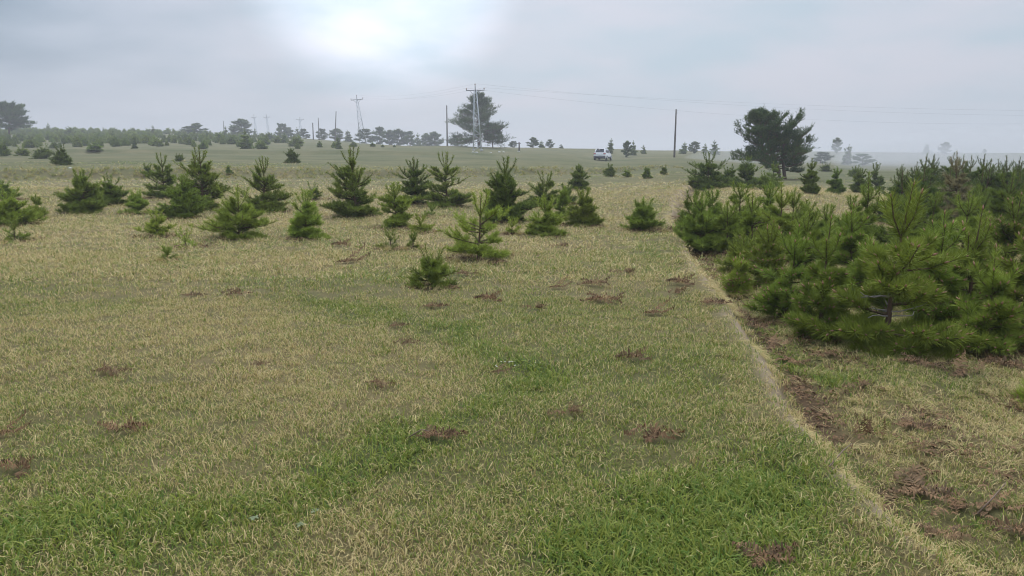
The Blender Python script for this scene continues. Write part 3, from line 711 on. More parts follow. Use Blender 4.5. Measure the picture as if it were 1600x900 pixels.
# two-stemmed pine right of the pole
p = stand(1226, 50); Hh = height_to(p, 182)
def prof_a(u, az):
    base = np.interp(u, [0, .22, .32, .45, .60, .68, .80, .93, 1.0], [.0, .50, .58, .54, .40, .42, .33, .20, .08])
    c = math.cos(az); return Hh * base * (1.08 - .10 * c) * (.62 + .52 * abs(math.sin(1.3 * az + 8 * u)))
place_tree('pine_tree', big_pine(41, Hh, prof_a, [(-.10, 0, -2.0, 0, .64, 1.0), (.20, .05, -.35, 0, .36, .74)], 78, tone=.18, npn=8, nl=.15, nw=.030, sub=4, shoots=7, umin=.17, r0=.040, pad=.36), p,
           'big dark two-stemmed pine with layered crown right of the dark pole', 'tree')
# great pine behind the pylon
p = stand(747, 138); Hh2 = height_to(p, 153)
def prof_b(u, az): return Hh2 * np.interp(u, [0, .08, .15, .28, .42, .58, .72, .86, .95, 1.0], [0, .50, .62, .57, .50, .43, .32, .20, .11, .04]) * (1 + .1 * math.sin(2 * az + 1))
place_tree('pine_tree', big_pine(52, Hh2, prof_b, [(0, 0, .2, 0, 1, 1.0)], 70, tone=.18, npn=5, nl=.30, nw=.062, sub=4, shoots=6, umin=.10, r0=.028, pad=.75, upturn=.12), p,
           'great broad pine standing behind the tallest steel pylon', 'tree')
p = stand(770, 141); h = height_to(p, 200)
place_tree('pine_tree', big_pine(53, h, lambda u, a: h * np.interp(u, [0, .25, .5, .8, 1], [0, .5, .55, .35, .1]), [(0, 0, .1, 0, 1, 1.0)], 22, tone=.10, npn=7, nl=.3, nw=.09, sub=3, shoots=5, umin=.25, pad=.6), p,
           'small dark tree under the right flank of the great pine', 'tree')
p = stand(18, 170); h3 = height_to(p, 170)
place_tree('pine_tree', big_pine(54, h3, lambda u, a: h3 * np.interp(u, [0, .25, .45, .65, .85, 1], [0, .50, .62, .58, .46, .14]), [(0, 0, .6, 0, 1, 1.0)], 34, tone=.12, npn=7, nl=.45, nw=.12, sub=4, shoots=5, umin=.28, pad=.8, r0=.035), p,
           'flat-topped old pine on the skyline at the left edge', 'tree')

# skyline trees fading into the mist (px, D, top row, width px)
FV = [big_pine(60 + k, 4.0, (lambda u, a, k=k: 4.0 * np.interp(u, [0, .2, .5, .8, 1], [.1, .42 + .05 * k % .1, .45, .30, .06])), [(0, 0, .2, 0, 1, 1.0)], 18, tone=.14 + .03 * k, npn=5, nl=.42, nw=.13, sub=3, shoots=4, umin=.03, pad=.6) for k in range(4)]
YV = [young_pine(80 + k, 3.0, .95, 6, .9, .22, 5, .26, .07, .25) for k in range(4)]
SKY = [
 (378, 232, 190, 30, 0, 'dark spreading tree on the skyline left of the far pylons'),
 (366, 236, 199, 16, 1, 'small tree touching the dark spreading skyline tree'),
 (354, 190, 197, 11, 1, 'slim pine with a pointed top on the left skyline'),
 (310, 225, 195, 24, 0, 'rounded tree on the left skyline above the scrub'),
 (295, 228, 199, 22, 0, 'low rounded tree beside the rounded skyline tree'),
 (400, 245, 200, 9, 1, 'small pointed pine between the dark skyline tree and the pylons'),
 (443, 262, 197, 18, 0, 'pale rounded tree left of the far wide-armed pylon'),
 (452, 262, 202, 16, 0, 'low pale tree beside the pale rounded tree'),
 (466, 258, 199, 14, 1, 'pointed tree in front of the far wide-armed pylon'),
 (476, 256, 204, 14, 0, 'low tree right of the far wide-armed pylon'),
 (504, 250, 204, 16, 0, 'hazy tree between the two plain poles and the leaning pole'),
 (526, 246, 204, 20, 0, 'hazy round tree at the foot of the leaning pole'),
 (545, 240, 203, 18, 1, 'hazy pointed tree right of the leaning pole'),
 (572, 246, 205, 24, 0, 'dark hazy tree at the foot of the leaning lattice pylon'),
 (594, 250, 203, 22, 0, 'first hazy tree right of the leaning lattice pylon'),
 (609, 252, 207, 18, 0, 'second hazy tree right of the leaning lattice pylon'),
 (624, 252, 206, 22, 0, 'tall hazy tree midway along the treeline'),
 (641, 254, 209, 18, 0, 'low hazy tree in the right half of the treeline'),
 (653, 250, 208, 16, 1, 'pointed hazy tree in the right half of the treeline'),
 (666, 256, 212, 20, 0, 'small hazy tree near the end of the treeline'),
 (680, 256, 210, 22, 0, 'last hazy tree of the treeline left of the plain pole'),
 (715, 235, 214, 30, 0, 'pale low tree behind the left flank of the great pine'),
 (801, 165, 222, 14, 0, 'small bush right of the great pine on the crest'),
 (833, 172, 217, 20, 0, 'bushy small tree on the crest right of the great pine'),
 (846, 174, 220, 12, 1, 'thin small tree second on the crest right of the great pine'),
 (859, 174, 220, 14, 0, 'round small tree third on the crest right of the great pine'),
 (877, 176, 225, 8, 1, 'tiny tree on the bare crest left of the car'),
 (953, 150, 216, 15, 1, 'small pine with tiered whorls standing behind the car'),
 (980, 128, 224, 17, 0, 'dark reddish bush right of the car'),
 (989, 140, 220, 14, 1, 'tiered small pine behind the dark bush right of the car'),
 (1006, 150, 226, 10, 1, 'small pine left of the dark pole'),
 (1068, 158, 222, 17, 1, 'misty pine first right of the dark pole'),
 (1085, 170, 224, 20, 0, 'misty rounded tree second right of the dark pole'),
 (1101, 180, 224, 12, 1, 'misty slim tree third right of the dark pole'),
 (1117, 165, 219, 19, 1, 'misty pointed tree left of the big two-stemmed pine'),
 (1308, 215, 219, 18, 0, 'pale ghostly tree on the skyline in the mist'),
 (1325, 105, 226, 20, 1, 'misty dark pine with a knobbed top below the skyline'),
 (1284, 110, 240, 30, 0, 'misty low bush right of the big two-stemmed pine'),
 (1350, 100, 243, 34, 0, 'misty low bush before the dark grove'),
 (1448, 225, 224, 12, 1, 'tiered hazy pine on the skyline above the grove'),
 (1476, 220, 225, 19, 0, 'hazy rounded tree on the skyline above the grove'),
 (1538, 235, 234, 7, 0, 'tiny hazy bush on the far right skyline'),
]
for k, (px, D, ty, wp, kind, lab) in enumerate(SKY):
    p = stand(px, D); H = max(.8, height_to(p, ty)); base = FV if kind == 0 else YV; ref = 4.0 if kind == 0 else 3.0; refR = 1.95 if kind == 0 else .95
    s = H / ref; wd = wp / 2 / FPX * D / refR; wd = max(wd, s * .5) * (1.25 if px < 700 and kind == 0 else 1.0)
    place_tree('pine_tree', base[k % 4], p, lab, 'tree', 'trees on the skyline', rz=k * 1.7, scale=(wd, wd, s))

# scrub on the far left slope
BV = [young_pine(90 + k, 1.0, .62, 4, 1.1, .28 + .06 * k, 5, .20, .055, .0) for k in range(5)]
rg = random.Random(3)
cnt = 0
for k in range(300):
    px = rg.uniform(-60, 445) if k < 272 else rg.uniform(440, 640); D = rg.uniform(100, 246) if rg.random() < .5 else rg.uniform(165, 246)
    if px > 250 and rg.random() < (px - 250) / 320: continue
    if k >= 272: D = rg.uniform(94, 128)
    p = stand(px, D); tall = rg.random() < .16; h = rg.uniform(1.5, 2.8) if tall else rg.uniform(.7, 1.5); w = rg.uniform(.55, .8) * h if tall else rg.uniform(1.1, 2.2) * h
    w = max(w, .9)
    nm, lab = ('pine_sapling', 'slim pine sapling among the scrub on the far left slope') if tall else ('pine_shrub', 'low rounded pine shrub in the scrub on the far left slope')
    if k >= 272: nm, lab = 'pine_shrub', 'low pine shrub dotting the green crest below the hazy treeline'
    place_tree(nm, (YV[k % 4] if tall else BV[k % 5]), p, lab, 'pine', 'pine scrub on the far left slope' if k < 272 else 'shrubs on the green crest', rz=rg.uniform(0, 6), scale=((w / 1.9,) * 2 + (h / 3.0,)) if tall else ((w / 1.24,) * 2 + (h,)))
    cnt += 1
ORD = 'first second third fourth fifth sixth seventh eighth ninth tenth eleventh twelfth thirteenth'.split()
for k, (px, by, wp, hp) in enumerate(sorted([(150, 236, 30, 12), (110, 212, 30, 12), (345, 222, 26, 14), (365, 224, 22, 12), (415, 226, 20, 10), (420, 218, 26, 10), (500, 230, 12, 9), (522, 231, 12, 9), (553, 229, 14, 7), (582, 229, 12, 6), (598, 230, 7, 4), (616, 230, 5, 4), (265, 222, 16, 9)])):
    p = ground(px, by); s = hp / FPX * p.y; w = wp / FPX * p.y / 1.24
    place_tree('pine_shrub', BV[k % 3], p, 'dark low pine shrub clear of the scrub above the green field, %s from the left' % ORD[k], 'pine', 'shrubs along the terrace', rz=k, scale=(w, w, s))

sc_c = bpy.data.collections.new('scrub_bushes')
for k in range(4): sc_c.objects.link(bpy.data.objects.new('scrub%d' % k, BV[k][1]))
rs = np.random.default_rng(77); pts_, sl_ = [], []
for k in range(1500):
    px = rs.uniform(-120, 470); D = rs.uniform(104, 250); 
    if rs.random() > np.interp(D, [100, 150, 200, 250], [.12, .45, .9, 1]) * np.interp(px, [200, 330, 470], [1, .6, .25]): continue
    q = stand(px, D); pts_.append(q); sl_.append(rs.uniform(.45, 1.35))
gn_instances('scrub', [tuple(q) for q in pts_], np.stack([np.zeros(len(pts_)), np.zeros(len(pts_)), rs.uniform(0, 6.28, len(pts_))], -1), sl_, rs.integers(0, 4, len(pts_)), np.zeros(len(pts_)), sc_c, 'carpet of knee-high pine scrub covering the far left slope')

# ------------------------------------------------------------------ pylons, poles, wires
M_STEEL = principled('galvanised_steel', (.55, .58, .60), .45, .6, vary=.15, scale=3)
M_STEELD = principled('dull_steel', (.22, .235, .25), .6, .4, vary=.2, scale=3)
M_POLE = principled('creosoted_wood', (.075, .058, .048), .85, vary=.4, scale=8)
M_POLEG = principled('weathered_wood', (.17, .155, .145), .85, vary=.3, scale=8)
M_INS = principled('glazed_insulator', (.20, .12, .08), .25)
M_WIRE = principled('aluminium_wire', (.20, .21, .23), .5, .3)
M_CONC = principled('concrete', (.45, .44, .42), .9, vary=.2)

def pylon(px, D, top, label, rz=0.0, lean=0.0, arm=2.2, spread=.95, thick=1.0):
    p = stand(px, D); H = height_to(p, top); e = link('steel_pylon', None, loc=p, rot=(0, lean, rz)); tag(e, label, 'pylon', 'steel lattice pylons')
    hw = lambda u: spread * (1 - u) + .17 * u; hd = lambda u: spread * .62 * (1 - u) + .13 * u
    top_u = .93
    for sx in (-1, 1):
        for sy in (-1, 1):
            m = MB(); m.bar((sx * hw(0), sy * hd(0), -.3), (sx * hw(1), sy * hd(1), H * top_u), .085 * thick); m.build('leg', M_STEEL, e)
    m = MB(); nlev = 11
    us = [1 - (1 - k / nlev) ** 1.0 for k in range(nlev + 1)]
    for a, b_ in zip(us[:-1], us[1:]):
        za, zb = a * H * top_u, b_ * H * top_u
        for s in (-1, 1):
            q = 1 if int(a * 50) % 2 else -1
            m.bar((q * hw(a), s * hd(a), za), (-q * hw(b_), s * hd(b_), zb), .045 * thick)
            m.bar((s * hw(a), q * hd(a), za), (s * hw(b_), -q * hd(b_), zb), .045 * thick)
            if a > 0: m.bar((-hw(a), s * hd(a), za), (hw(a), s * hd(a), za), .04 * thick)
    m.build('bracing', M_STEEL, e)
    m = MB(); m.bar((-arm, 0, H * top_u), (arm, 0, H * top_u), .13 * thick, .11 * thick); m.build('crossarm', M_STEELD, e)
    m = MB()
    for s in (-1, 1): m.bar((s * arm * .62, 0, H * top_u - .02), (s * .18, 0, H * top_u - arm * .55), .055 * thick)
    m.build('arm_brace', M_STEELD, e)
    m = MB(); m.bar((0, 0, H * top_u - .3), (0, 0, H), .12 * thick); m.build('top_post', M_STEELD, e)
    tops = []
    for sx in (-.97, 0, .97):
        zz = H * top_u + .06 if sx else H
        m = MB(); x = sx * arm
        m.tube([(x, 0, zz), (x, 0, zz + .08), (x, 0, zz + .10), (x, 0, zz + .2), (x, 0, zz + .3)], [.03, .03, .10, .07, .05], 8); m.build('insulator', M_INS, e)
        M4 = Matrix.Translation(p) @ Euler((0, lean, rz)).to_matrix().to_4x4(); tops.append(M4 @ Vector((x, 0, zz + .3)))
    for sx in (-1, 1):
        m = MB(); m.box((sx * hw(0), 0, .02), (.4, spread * 1.6, .35)); m.build('footing', M_CONC, e)
    return tops
PY = [
 pylon(746, 112, 134, 'tallest steel lattice pylon standing before the great pine', rz=R(8), lean=R(-1.6), arm=1.35, spread=.62),
 pylon(568, 172, 150, 'leaning steel lattice pylon in front of the hazy treeline', rz=R(10), lean=R(-6), arm=1.35, spread=.75, thick=1.1),
 pylon(471, 300, 184, 'wide-armed far pylon rising behind a pointed hazy tree', rz=R(8), arm=1.5, thick=1.2),
 pylon(422, 380, 179, 'faint far pylon, right one of the misty pair', rz=R(8), lean=R(-2.5), arm=1.7, thick=1.4),
 pylon(405, 400, 179, 'faint far pylon, left one of the misty pair', rz=R(8), lean=R(-5), arm=1.4, thick=1.4),
]
def pole(px, D, top, label, mat, r=.13, lean=0.0, band_=False):
    p = stand(px, D); H = height_to(p, top); e = link('utility_pole', None, loc=p, rot=(0, lean, 0)); tag(e, label, 'pole', 'plain wooden poles')
    m = MB(); m.tube([(0, 0, -.5), (0, 0, H * .3), (.01, 0, H * .7), (0, 0, H)], [r * 1.1, r, r * .85, r * .72], 10); m.build('shaft', mat, e, smooth=True)
    m = MB(); m.tube([(0, 0, H), (0, 0, H + .06)], [r * .8, r * .5], 10); m.build('cap', M_STEELD, e)
    for z in (H - .25, H - .6):
        m = MB(); m.tube([(r * .7, 0, z), (r * 1.6, 0, z), (r * 1.7, 0, z + .12)], .018, 5); m.build('hook', M_STEELD, e)
pole(1054, 121, 171, 'dark wooden pole standing alone right of the car', M_POLE, .15)
pole(699, 146, 165, 'grey pole left of the great pine', M_POLEG, .14)
pole(524, 190, 174, 'leaning pole left of the leaning lattice pylon', M_POLEG, .14, lean=R(4.5))
pole(499.5, 215, 184, 'plain pole second left of the leaning pole', M_POLEG, .14)
pole(490.5, 205, 192, 'short dark pole right of the wide-armed far pylon', M_POLE, .15)
pole(352, 260, 189, 'thin far pole above the left skyline', M_POLEG, .13)
pole(368, 262, 192, 'thin far pole beside the dark spreading skyline tree', M_POLEG, .13)

def wire(a, b_, sag, label, r=.006):
    pts = []
    for k in range(41):
        u = k / 40; q = a.lerp(b_, u); q.z -= sag * 4 * u * (1 - u); pts.append(q)
    m = MB(); m.tube(pts, r, 5); o = m.build('power_line', M_WIRE, smooth=True); tag(o, label, 'wire', 'overhead wires')
far_end = [Vector((128 + 3 * k, 124 - 2 * k, z_at(1600, 182, 120) + .15 * k + 1.0)) for k in range(3)]
wire(PY[0][2], far_end[2], 1.6, 'upper overhead wire running from the tallest pylon to the right')
wire(PY[0][1], far_end[1], 2.4, 'middle overhead wire running from the tallest pylon to the right')
wire(PY[0][0], far_end[0], 3.4, 'lowest overhead wire running from the tallest pylon to the right')
for k, w_ in enumerate(('right', 'middle', 'left')):
    wire(PY[0][2 - k], PY[1][2 - k], .9, 'overhead wire from the %s insulator of the tallest pylon to the leaning pylon' % w_, .006)

# ------------------------------------------------------------------ car
M_WHITE = principled('white_car_paint', (.78, .78, .80), .25, coat=.5)
M_GLASS = principled('dark_tinted_glass', (.03, .035, .055), .08, spec=.6)
M_BLACK = principled('black_plastic', (.025, .03, .045), .55)
M_RUB = principled('tyre_rubber', (.02, .02, .02), .85)
M_RIM = principled('alloy_rim', (.55, .56, .58), .3, .8)
M_RED = principled('tail_lamp_red', (.35, .03, .03), .25)
M_PLATE = principled('number_plate_white', (.75, .76, .78), .5)
cp = ground(942, 250.5); ce = link('parked_car', None, loc=cp, rot=(0, 0, -R(20))); tag(ce, 'white compact SUV parked on the far pasture, seen from its rear right corner', 'car')
def loft(sections, name, mat, parent, smooth=True, bev=.03):          # sections: (y, [(halfwidth, z) ...]) from bottom centre outwards up to top centre
    V, F = [], []; m = None
    for y, pr in sections:
        ring = [(x, y, z) for x, z in pr] + [(-x, y, z) for x, z in reversed(pr)]
        m = len(ring); V += ring
    for s in range(len(sections) - 1):
        for k in range(m):
            k2 = (k + 1) % m; F.append((s * m + k, s * m + k2, (s + 1) * m + k2, (s + 1) * m + k))
    F.append(tuple(range(m))[::-1]); F.append(tuple((len(sections) - 1) * m + k for k in range(m)))
    o = link(name, poly_mesh(name, V, F, [mat]), parent)
    md = o.modifiers.new('bevel', 'BEVEL'); md.width = bev; md.segments = 2; md.limit_method = 'ANGLE'; md.angle_limit = R(25)
    return o
def bsec(y, hw, zb, zt, tw): return (y, [(hw * .9, zb), (hw, zb + .12), (hw * 1.0, (zb + zt) / 2 + .05), (tw, zt)])
loft([bsec(-2.12, .80, .34, .98, .74), bsec(-2.05, .87, .28, 1.04, .80), bsec(-1.3, .91, .24, 1.05, .84), bsec(.6, .91, .24, 1.02, .84), bsec(1.35, .90, .26, .96, .78), bsec(1.95, .84, .30, .84, .66), bsec(2.12, .70, .36, .72, .55)], 'body', M_WHITE, ce)
loft([(-2.02, [(.74, 1.02), (.72, 1.10), (.70, 1.14), (.62, 1.16)]), (-1.62, [(.82, 1.0), (.74, 1.35), (.66, 1.58), (.50, 1.61)]), (-.4, [(.84, 1.0), (.75, 1.4), (.67, 1.63), (.50, 1.66)]), (.25, [(.84, 1.0), (.75, 1.38), (.66, 1.58), (.48, 1.61)]), (1.1, [(.80, .95), (.78, .99), (.70, 1.02), (.5, 1.03)])], 'cabin', M_WHITE, ce, bev=.05)
def quad(name, pts, mat, parent=ce, th=.012):
    a, b_, c = Vector(pts[0]), Vector(pts[1]), Vector(pts[2]); nn = (b_ - a).cross(c - b_).normalized() * th
    V = [Vector(p) for p in pts] + [Vector(p) + nn for p in pts]; n = len(pts)
    F = [tuple(range(n))[::-1], tuple(range(n, 2 * n))] + [(k, (k + 1) % n, n + (k + 1) % n, n + k) for k in range(n)]
    return link(name, poly_mesh(name, [tuple(v) for v in V], F, [mat]), parent)
quad('rear_window', [(-.62, -2.00, 1.15), (.62, -2.00, 1.15), (.52, -1.66, 1.53), (-.52, -1.66, 1.53)], M_GLASS, th=.03)
quad('windscreen', [(.66, 1.06, 1.03), (-.66, 1.06, 1.03), (-.55, .30, 1.56), (.55, .30, 1.56)], M_GLASS, th=.03)
for s in (1, -1):
    for pts in ([(-.15, 1.06), (.72, 1.06), (.2, 1.46), (-.15, 1.50)], [(-1.1, 1.08), (-.22, 1.06), (-.22, 1.50), (-1.05, 1.48)], [(-1.68, 1.12), (-1.18, 1.09), (-1.14, 1.46), (-1.45, 1.42)]):
        xx = lambda z: s * (.845 - (z - 1.0) * .245)
        P_ = [(xx(z), y_, z) for y_, z in pts]
        quad('side_window', P_ if s > 0 else P_[::-1], M_GLASS, th=.02)
    m = MB(); m.box((s * .98, .62, 1.08), (.16, .10, .13)); m.build('wing_mirror', M_BLACK, ce)
    m = MB(); m.tube([(s * .62, -1.4, 1.64), (s * .63, -.4, 1.70), (s * .61, .2, 1.65)], .02, 6); m.build('roof_rail', M_STEELD, ce)
    m = MB(); m.box((s * .70, -2.09, .93), (.30, .10, .15)); m.build('tail_light', M_RED, ce)
    m = MB(); m.box((s * .915, -.3, .42), (.04, 2.3, .18)); m.build('sill_cladding', M_BLACK, ce)
    for y_ in (-1.32, 1.32):
        wh = link('wheel', None, ce, (s * .82, y_, .34)); m = MB(); m.tube([(-.11, 0, 0), (-.09, 0, 0), (.09, 0, 0), (.11, 0, 0)], [.30, .34, .34, .30], 20); m.build('tyre', M_RUB, wh)
        m = MB(); m.tube([(s * .08, 0, 0), (s * .125, 0, 0)], [.22, .19], 14); m.build('rim', M_RIM, wh)
m = MB(); m.box((0, -2.10, .44), (1.66, .14, .34)); m.build('rear_bumper', M_BLACK, ce)
m = MB(); m.box((0, -2.145, .80), (.52, .02, .12)); m.build('number_plate', M_PLATE, ce)
m = MB(); m.box((0, -1.72, 1.60), (1.02, .26, .035)); m.build('roof_spoiler', M_WHITE, ce)

# ------------------------------------------------------------------ dead bracken and small things
def bracken_mat():
    m, t = mat_new('dead_bracken'); a = N(t, 'ShaderNodeAttribute', attribute_name='tint'); oi = N(t, 'ShaderNodeObjectInfo')
    c = mixc(t, a.outputs['Fac'], (.08, .047, .028), (.31, .175, .09)); c = mixc(t, mathn(t, 'MULTIPLY', oi.outputs['Random'], .35), c, (.17, .13, .075))
    d = N(t, 'ShaderNodeBsdfPrincipled'); d.inputs['Roughness'].default_value = .8; d.inputs['Specular IOR Level'].default_value = .15; t.links.new(c, d.inputs['Base Color'])
    o = N(t, 'ShaderNodeOutputMaterial'); t.links.new(d.outputs[0], o.inputs[0]); return m
M_BRK = bracken_mat()
def bracken(seed, nf=7, L=.26, flat=True):
    rng = np.random.default_rng(seed); V, T, A = [], [], []; main = rng.uniform(0, 6.28)
    for f in range(nf):
        p = np.array([rng.normal(0, L * .22), rng.normal(0, L * .14), rng.uniform(.005, .03)]); h = main + rng.normal(0, .7) + (math.pi if rng.random() < .4 else 0); e = rng.uniform(.05, .45) if flat else rng.uniform(.9, 1.35)
        l = L * rng.uniform(.6, 1.25); m = 14; tb = rng.uniform(.15, .85); curl = rng.uniform(-.05, .04)
        roll = rng.normal(0, .5)
        for s in range(m):
            d = np.array([math.cos(e) * math.cos(h), math.cos(e) * math.sin(h), math.sin(e)]); q = p + d * l / m; q[2] = max(q[2], .006)
            sd_ = np.array([-math.sin(h), math.cos(h), 0]); b0 = len(V); w = .0022
            V += [p - sd_ * w, p + sd_ * w, q + sd_ * w, q - sd_ * w]; T += [(b0, b0 + 1, b0 + 2), (b0, b0 + 2, b0 + 3)]; A += [tb * .8 + .2] * 4
            if s > 1:
                pl = l * .30 * (1 - (s / m) ** 1.5) * rng.uniform(.7, 1.2)
                for sg in (-1, 1):
                    dv = sd_ * sg * math.cos(roll) + d * rng.uniform(.2, .7) + np.array([0, 0, math.sin(roll) * sg * .6 + rng.normal(.05, .25)]); dv /= np.linalg.norm(dv)
                    mid = p + dv * pl * .5 + np.array([0, 0, rng.normal(.006, .008)]); tip = p + dv * pl + np.array([0, 0, rng.normal(-.01, .012)])
                    mid[2] = max(mid[2], .004); tip[2] = max(tip[2], .002); ww = d * l / m * rng.uniform(.45, .8); b0 = len(V)
                    V += [p - ww * .4, p + ww * .4, mid + ww * .6, mid - ww * .6, tip]; T += [(b0, b0 + 1, b0 + 2), (b0, b0 + 2, b0 + 3), (b0 + 3, b0 + 2, b0 + 4)]; A += [np.clip(tb + rng.normal(0, .2), 0, 1)] * 5
            p = q; e += curl * 2 - .05 * (e > 0) * flat; h += rng.normal(0, .06)
    return tri_mesh('bracken', V, T, [M_BRK], {'tint': A})
BR = [bracken(500 + k, 7 + k % 4, .24) for k in range(6)]; BRU = bracken(520, 7, .22, False)
G_BR = 'dead bracken clumps on the turf'
CL = [
 (1032, 684, 1.25, 0, 'largest rust-brown dead bracken clump lying on the green turf at lower centre'), (680, 690, .85, 1, 'brown bracken clump with a long straw stalk left of lower centre'),
 (888, 653, .70, 2, 'small brown bracken clump between the two larger lower-centre clumps'), (597, 607, .65, 3, 'small dark bracken clump on the straw turf left of the green band'),
 (780, 587, .55, 4, 'small bracken clump beside the tiny white flowers'), (990, 565, .95, 5, 'pinkish-brown bracken clump at mid field right of the green band'),
 (640, 538, .8, 0, 'flat brown bracken clump at mid field above the green band'), (620, 513, .6, 1, 'thin brown bracken clump second above the green band'),
 (190, 680, .8, 2, 'dark brown bracken clump on the straw turf at lower left'), (178, 588, .9, 3, 'flat brown bracken clump left on the straw turf above the dark one'),
 (8, 686, .7, 4, 'dark bracken clump cut off by the left edge'), (35, 742, .9, 5, 'grey-brown bracken clump low at the left edge'),
 (410, 573, .5, 0, 'faint purplish bracken clump on straw turf at left centre'), (1195, 885, .9, 1, 'ribbed bracken frond clump at the bottom edge right of centre'),
 (835, 486, .75, 2, 'brown bracken clump at mid field left of the long double clump'), (945, 474, 1.3, 3, 'long double bracken clump at mid field'),
 (1022, 494, 1.0, 4, 'dark bracken clump right below the long double clump'), (1065, 446, 1.2, 5, 'dark purplish bracken clump, upper one of the pair near the path'),
 (1058, 458, 1.0, 0, 'dark bracken clump, lower one of the pair near the path'), (1112, 477, 1.0, 1, 'bracken clump right against the path lip'),
 (975, 430, 1.0, 2, 'thin reddish bracken clump at mid field right of the bright sparse pine'), (930, 447, 1.1, 3, 'flat bracken clump behind the long double clump'),
 (870, 452, .9, 4, 'small bracken clump at mid field right of the bare soil marks'), (765, 472, 1.1, 5, 'grey-brown bracken clump right of the blue-green seedling'),
 (375, 461, 1.2, 0, 'grey-brown bracken clump on straw turf at left centre'), (676, 482, .8, 1, 'small brown bracken clump below the blue-green seedling'),
 (875, 388, 1.0, 2, 'small reddish bracken clump behind the bright sparse pine'), (730, 432, 1.0, 3, 'brown bracken below the bare stem of the bright sparse pine'),
 (545, 412, 1.6, 4, 'purplish bracken patch on the straw turf left of the seedlings'), (535, 385, 1.2, 5, 'pale bracken patch beside the lone green pine'),
 (300, 465, .8, 1, 'small dark bracken clump left on the straw turf'), (1150, 382, 1.0, 0, 'bracken clump at the path below the dark spreading pine'),
]
for k, (px, py, s, v, lab) in enumerate(CL):
    p = ground(px, py); o = link('bracken_clump', BR[v], loc=p + Vector((0, 0, .018)), rot=(0, 0, (k * 1.1) % .8 - .4)); o.scale = (s * .70, s * .55, s * 1.0); CLEAR.append((p.x, p.y, .085 * s)); tag(o, lab, 'dead fern', G_BR)
DT = [(1355, 690, .8, 6, 'upright rust-brown bracken tuft standing in the ditch'), (1425, 742, .9, 0, 'rust-brown bracken heap in the ditch below the upright tuft'), (1440, 775, 1.0, 1, 'dark bracken heap in the ditch beside grey lichen'),
 (1490, 808, .7, 2, 'small orange-brown bracken heap low in the ditch'), (1240, 570, .7, 3, 'bracken strewn along the ditch left of the largest pine'), (1210, 545, .8, 4, 'reddish bracken strip at the upper bend of the ditch'),
 (1185, 515, .9, 5, 'dark red bracken strip far up the ditch'), (1425, 672, .8, 1, 'flat grey bracken heap on the dry grass right of the upright tuft'), (1345, 610, .7, 2, 'small bracken heap between ditch and largest pine'),
 (1445, 574, 1.0, 3, 'large reddish bracken heap under the right side of the largest pine'), (1505, 588, 1.0, 4, 'long reddish bracken heap right of the largest pine'), (1580, 575, .9, 5, 'bracken heap at the right edge below the thicket'),
 (1540, 565, .8, 0, 'brown bracken heap under the candle-topped pine'), (1290, 560, .7, 2, 'bracken under the left side of the largest pine'), (1545, 800, .7, 4, 'bracken and bent twig at the right of the ditch'), (1590, 838, .7, 5, 'dark bracken heap in the bottom right corner'),
 (1130, 455, .9, 0, 'bracken at the far upper end of the ditch'), (1475, 840, .6, 3, 'bracken scraps low in the ditch near the bottom edge')]
for k, (px, py, s, v, lab) in enumerate(DT):
    p = ground(px, py); o = link('bracken_clump', BRU if v == 6 else BR[v], loc=p + Vector((0, 0, .015)), rot=(0, 0, -.7 + (k * .7) % 1.2)); o.scale = (s * .85,) * 3; CLEAR.append((p.x, p.y, .10 * s)); tag(o, lab, 'dead fern', 'dead bracken along the ditch')

M_STONE = principled('pale_stone', (.62, .61, .58), .85, vary=.2, scale=4)
M_DAISY = principled('white_petal', (.8, .8, .78), .6); M_YEL = principled('yellow_disc', (.6, .42, .05), .6); M_STEM = principled('green_stem', (.09, .15, .03), .6)
M_ROS = principled('grey_felted_leaf', (.17, .20, .10), .75, vary=.2, scale=30)
def rock(seed, s):
    rng = np.random.default_rng(seed); V, F = [], []; nu, nv = 9, 6
    for j in range(nv + 1):
        for i in range(nu):
            t_ = math.pi * j / nv; f_ = 2 * math.pi * i / nu; r = s * rng.uniform(.75, 1.1); V.append((r * 1.3 * math.sin(t_) * math.cos(f_), r * math.sin(t_) * math.sin(f_), r * .6 * math.cos(t_)))
    for j in range(nv):
        for i in range(nu): F.append((j * nu + i, j * nu + (i + 1) % nu, (j + 1) * nu + (i + 1) % nu, (j + 1) * nu + i))
    return poly_mesh('stone', V, F, [M_STONE])
for k, (px, py, s, lab) in enumerate([(739, 238.5, .16, 'white stone left of the tallest pylon foot'), (745, 239, .18, 'white stone at the tallest pylon foot'), (767, 239, .12, 'white stone right of the tallest pylon'), (780, 238, .17, 'long white stone on the crest right of the tallest pylon'), (787, 238, .14, 'last white stone of the row right of the tallest pylon'), (810, 237, .15, 'white stone at the foot of the short post'), (110, 263, .08, 'white stone on the green terrace right of the dark compact pine')]):
    p = ground(px, py); o = link('stone', rock(k, s), loc=p + Vector((0, 0, s * .25))); tag(o, lab, 'stone', 'white stones on the crest')
p = stand(811, 128); e = link('wooden_post', None, loc=p); tag(e, 'short dark post with a stub arm on the crest right of the great pine', 'post')
m = MB(); m.tube([(0, 0, -.3), (.03, 0, .8), (0, 0, 1.5)], [.13, .12, .10], 8); m.build('shaft', M_POLE, e); m = MB(); m.bar((-.3, 0, 1.25), (.3, 0, 1.3), .09); m.build('stub_arm', M_POLE, e)

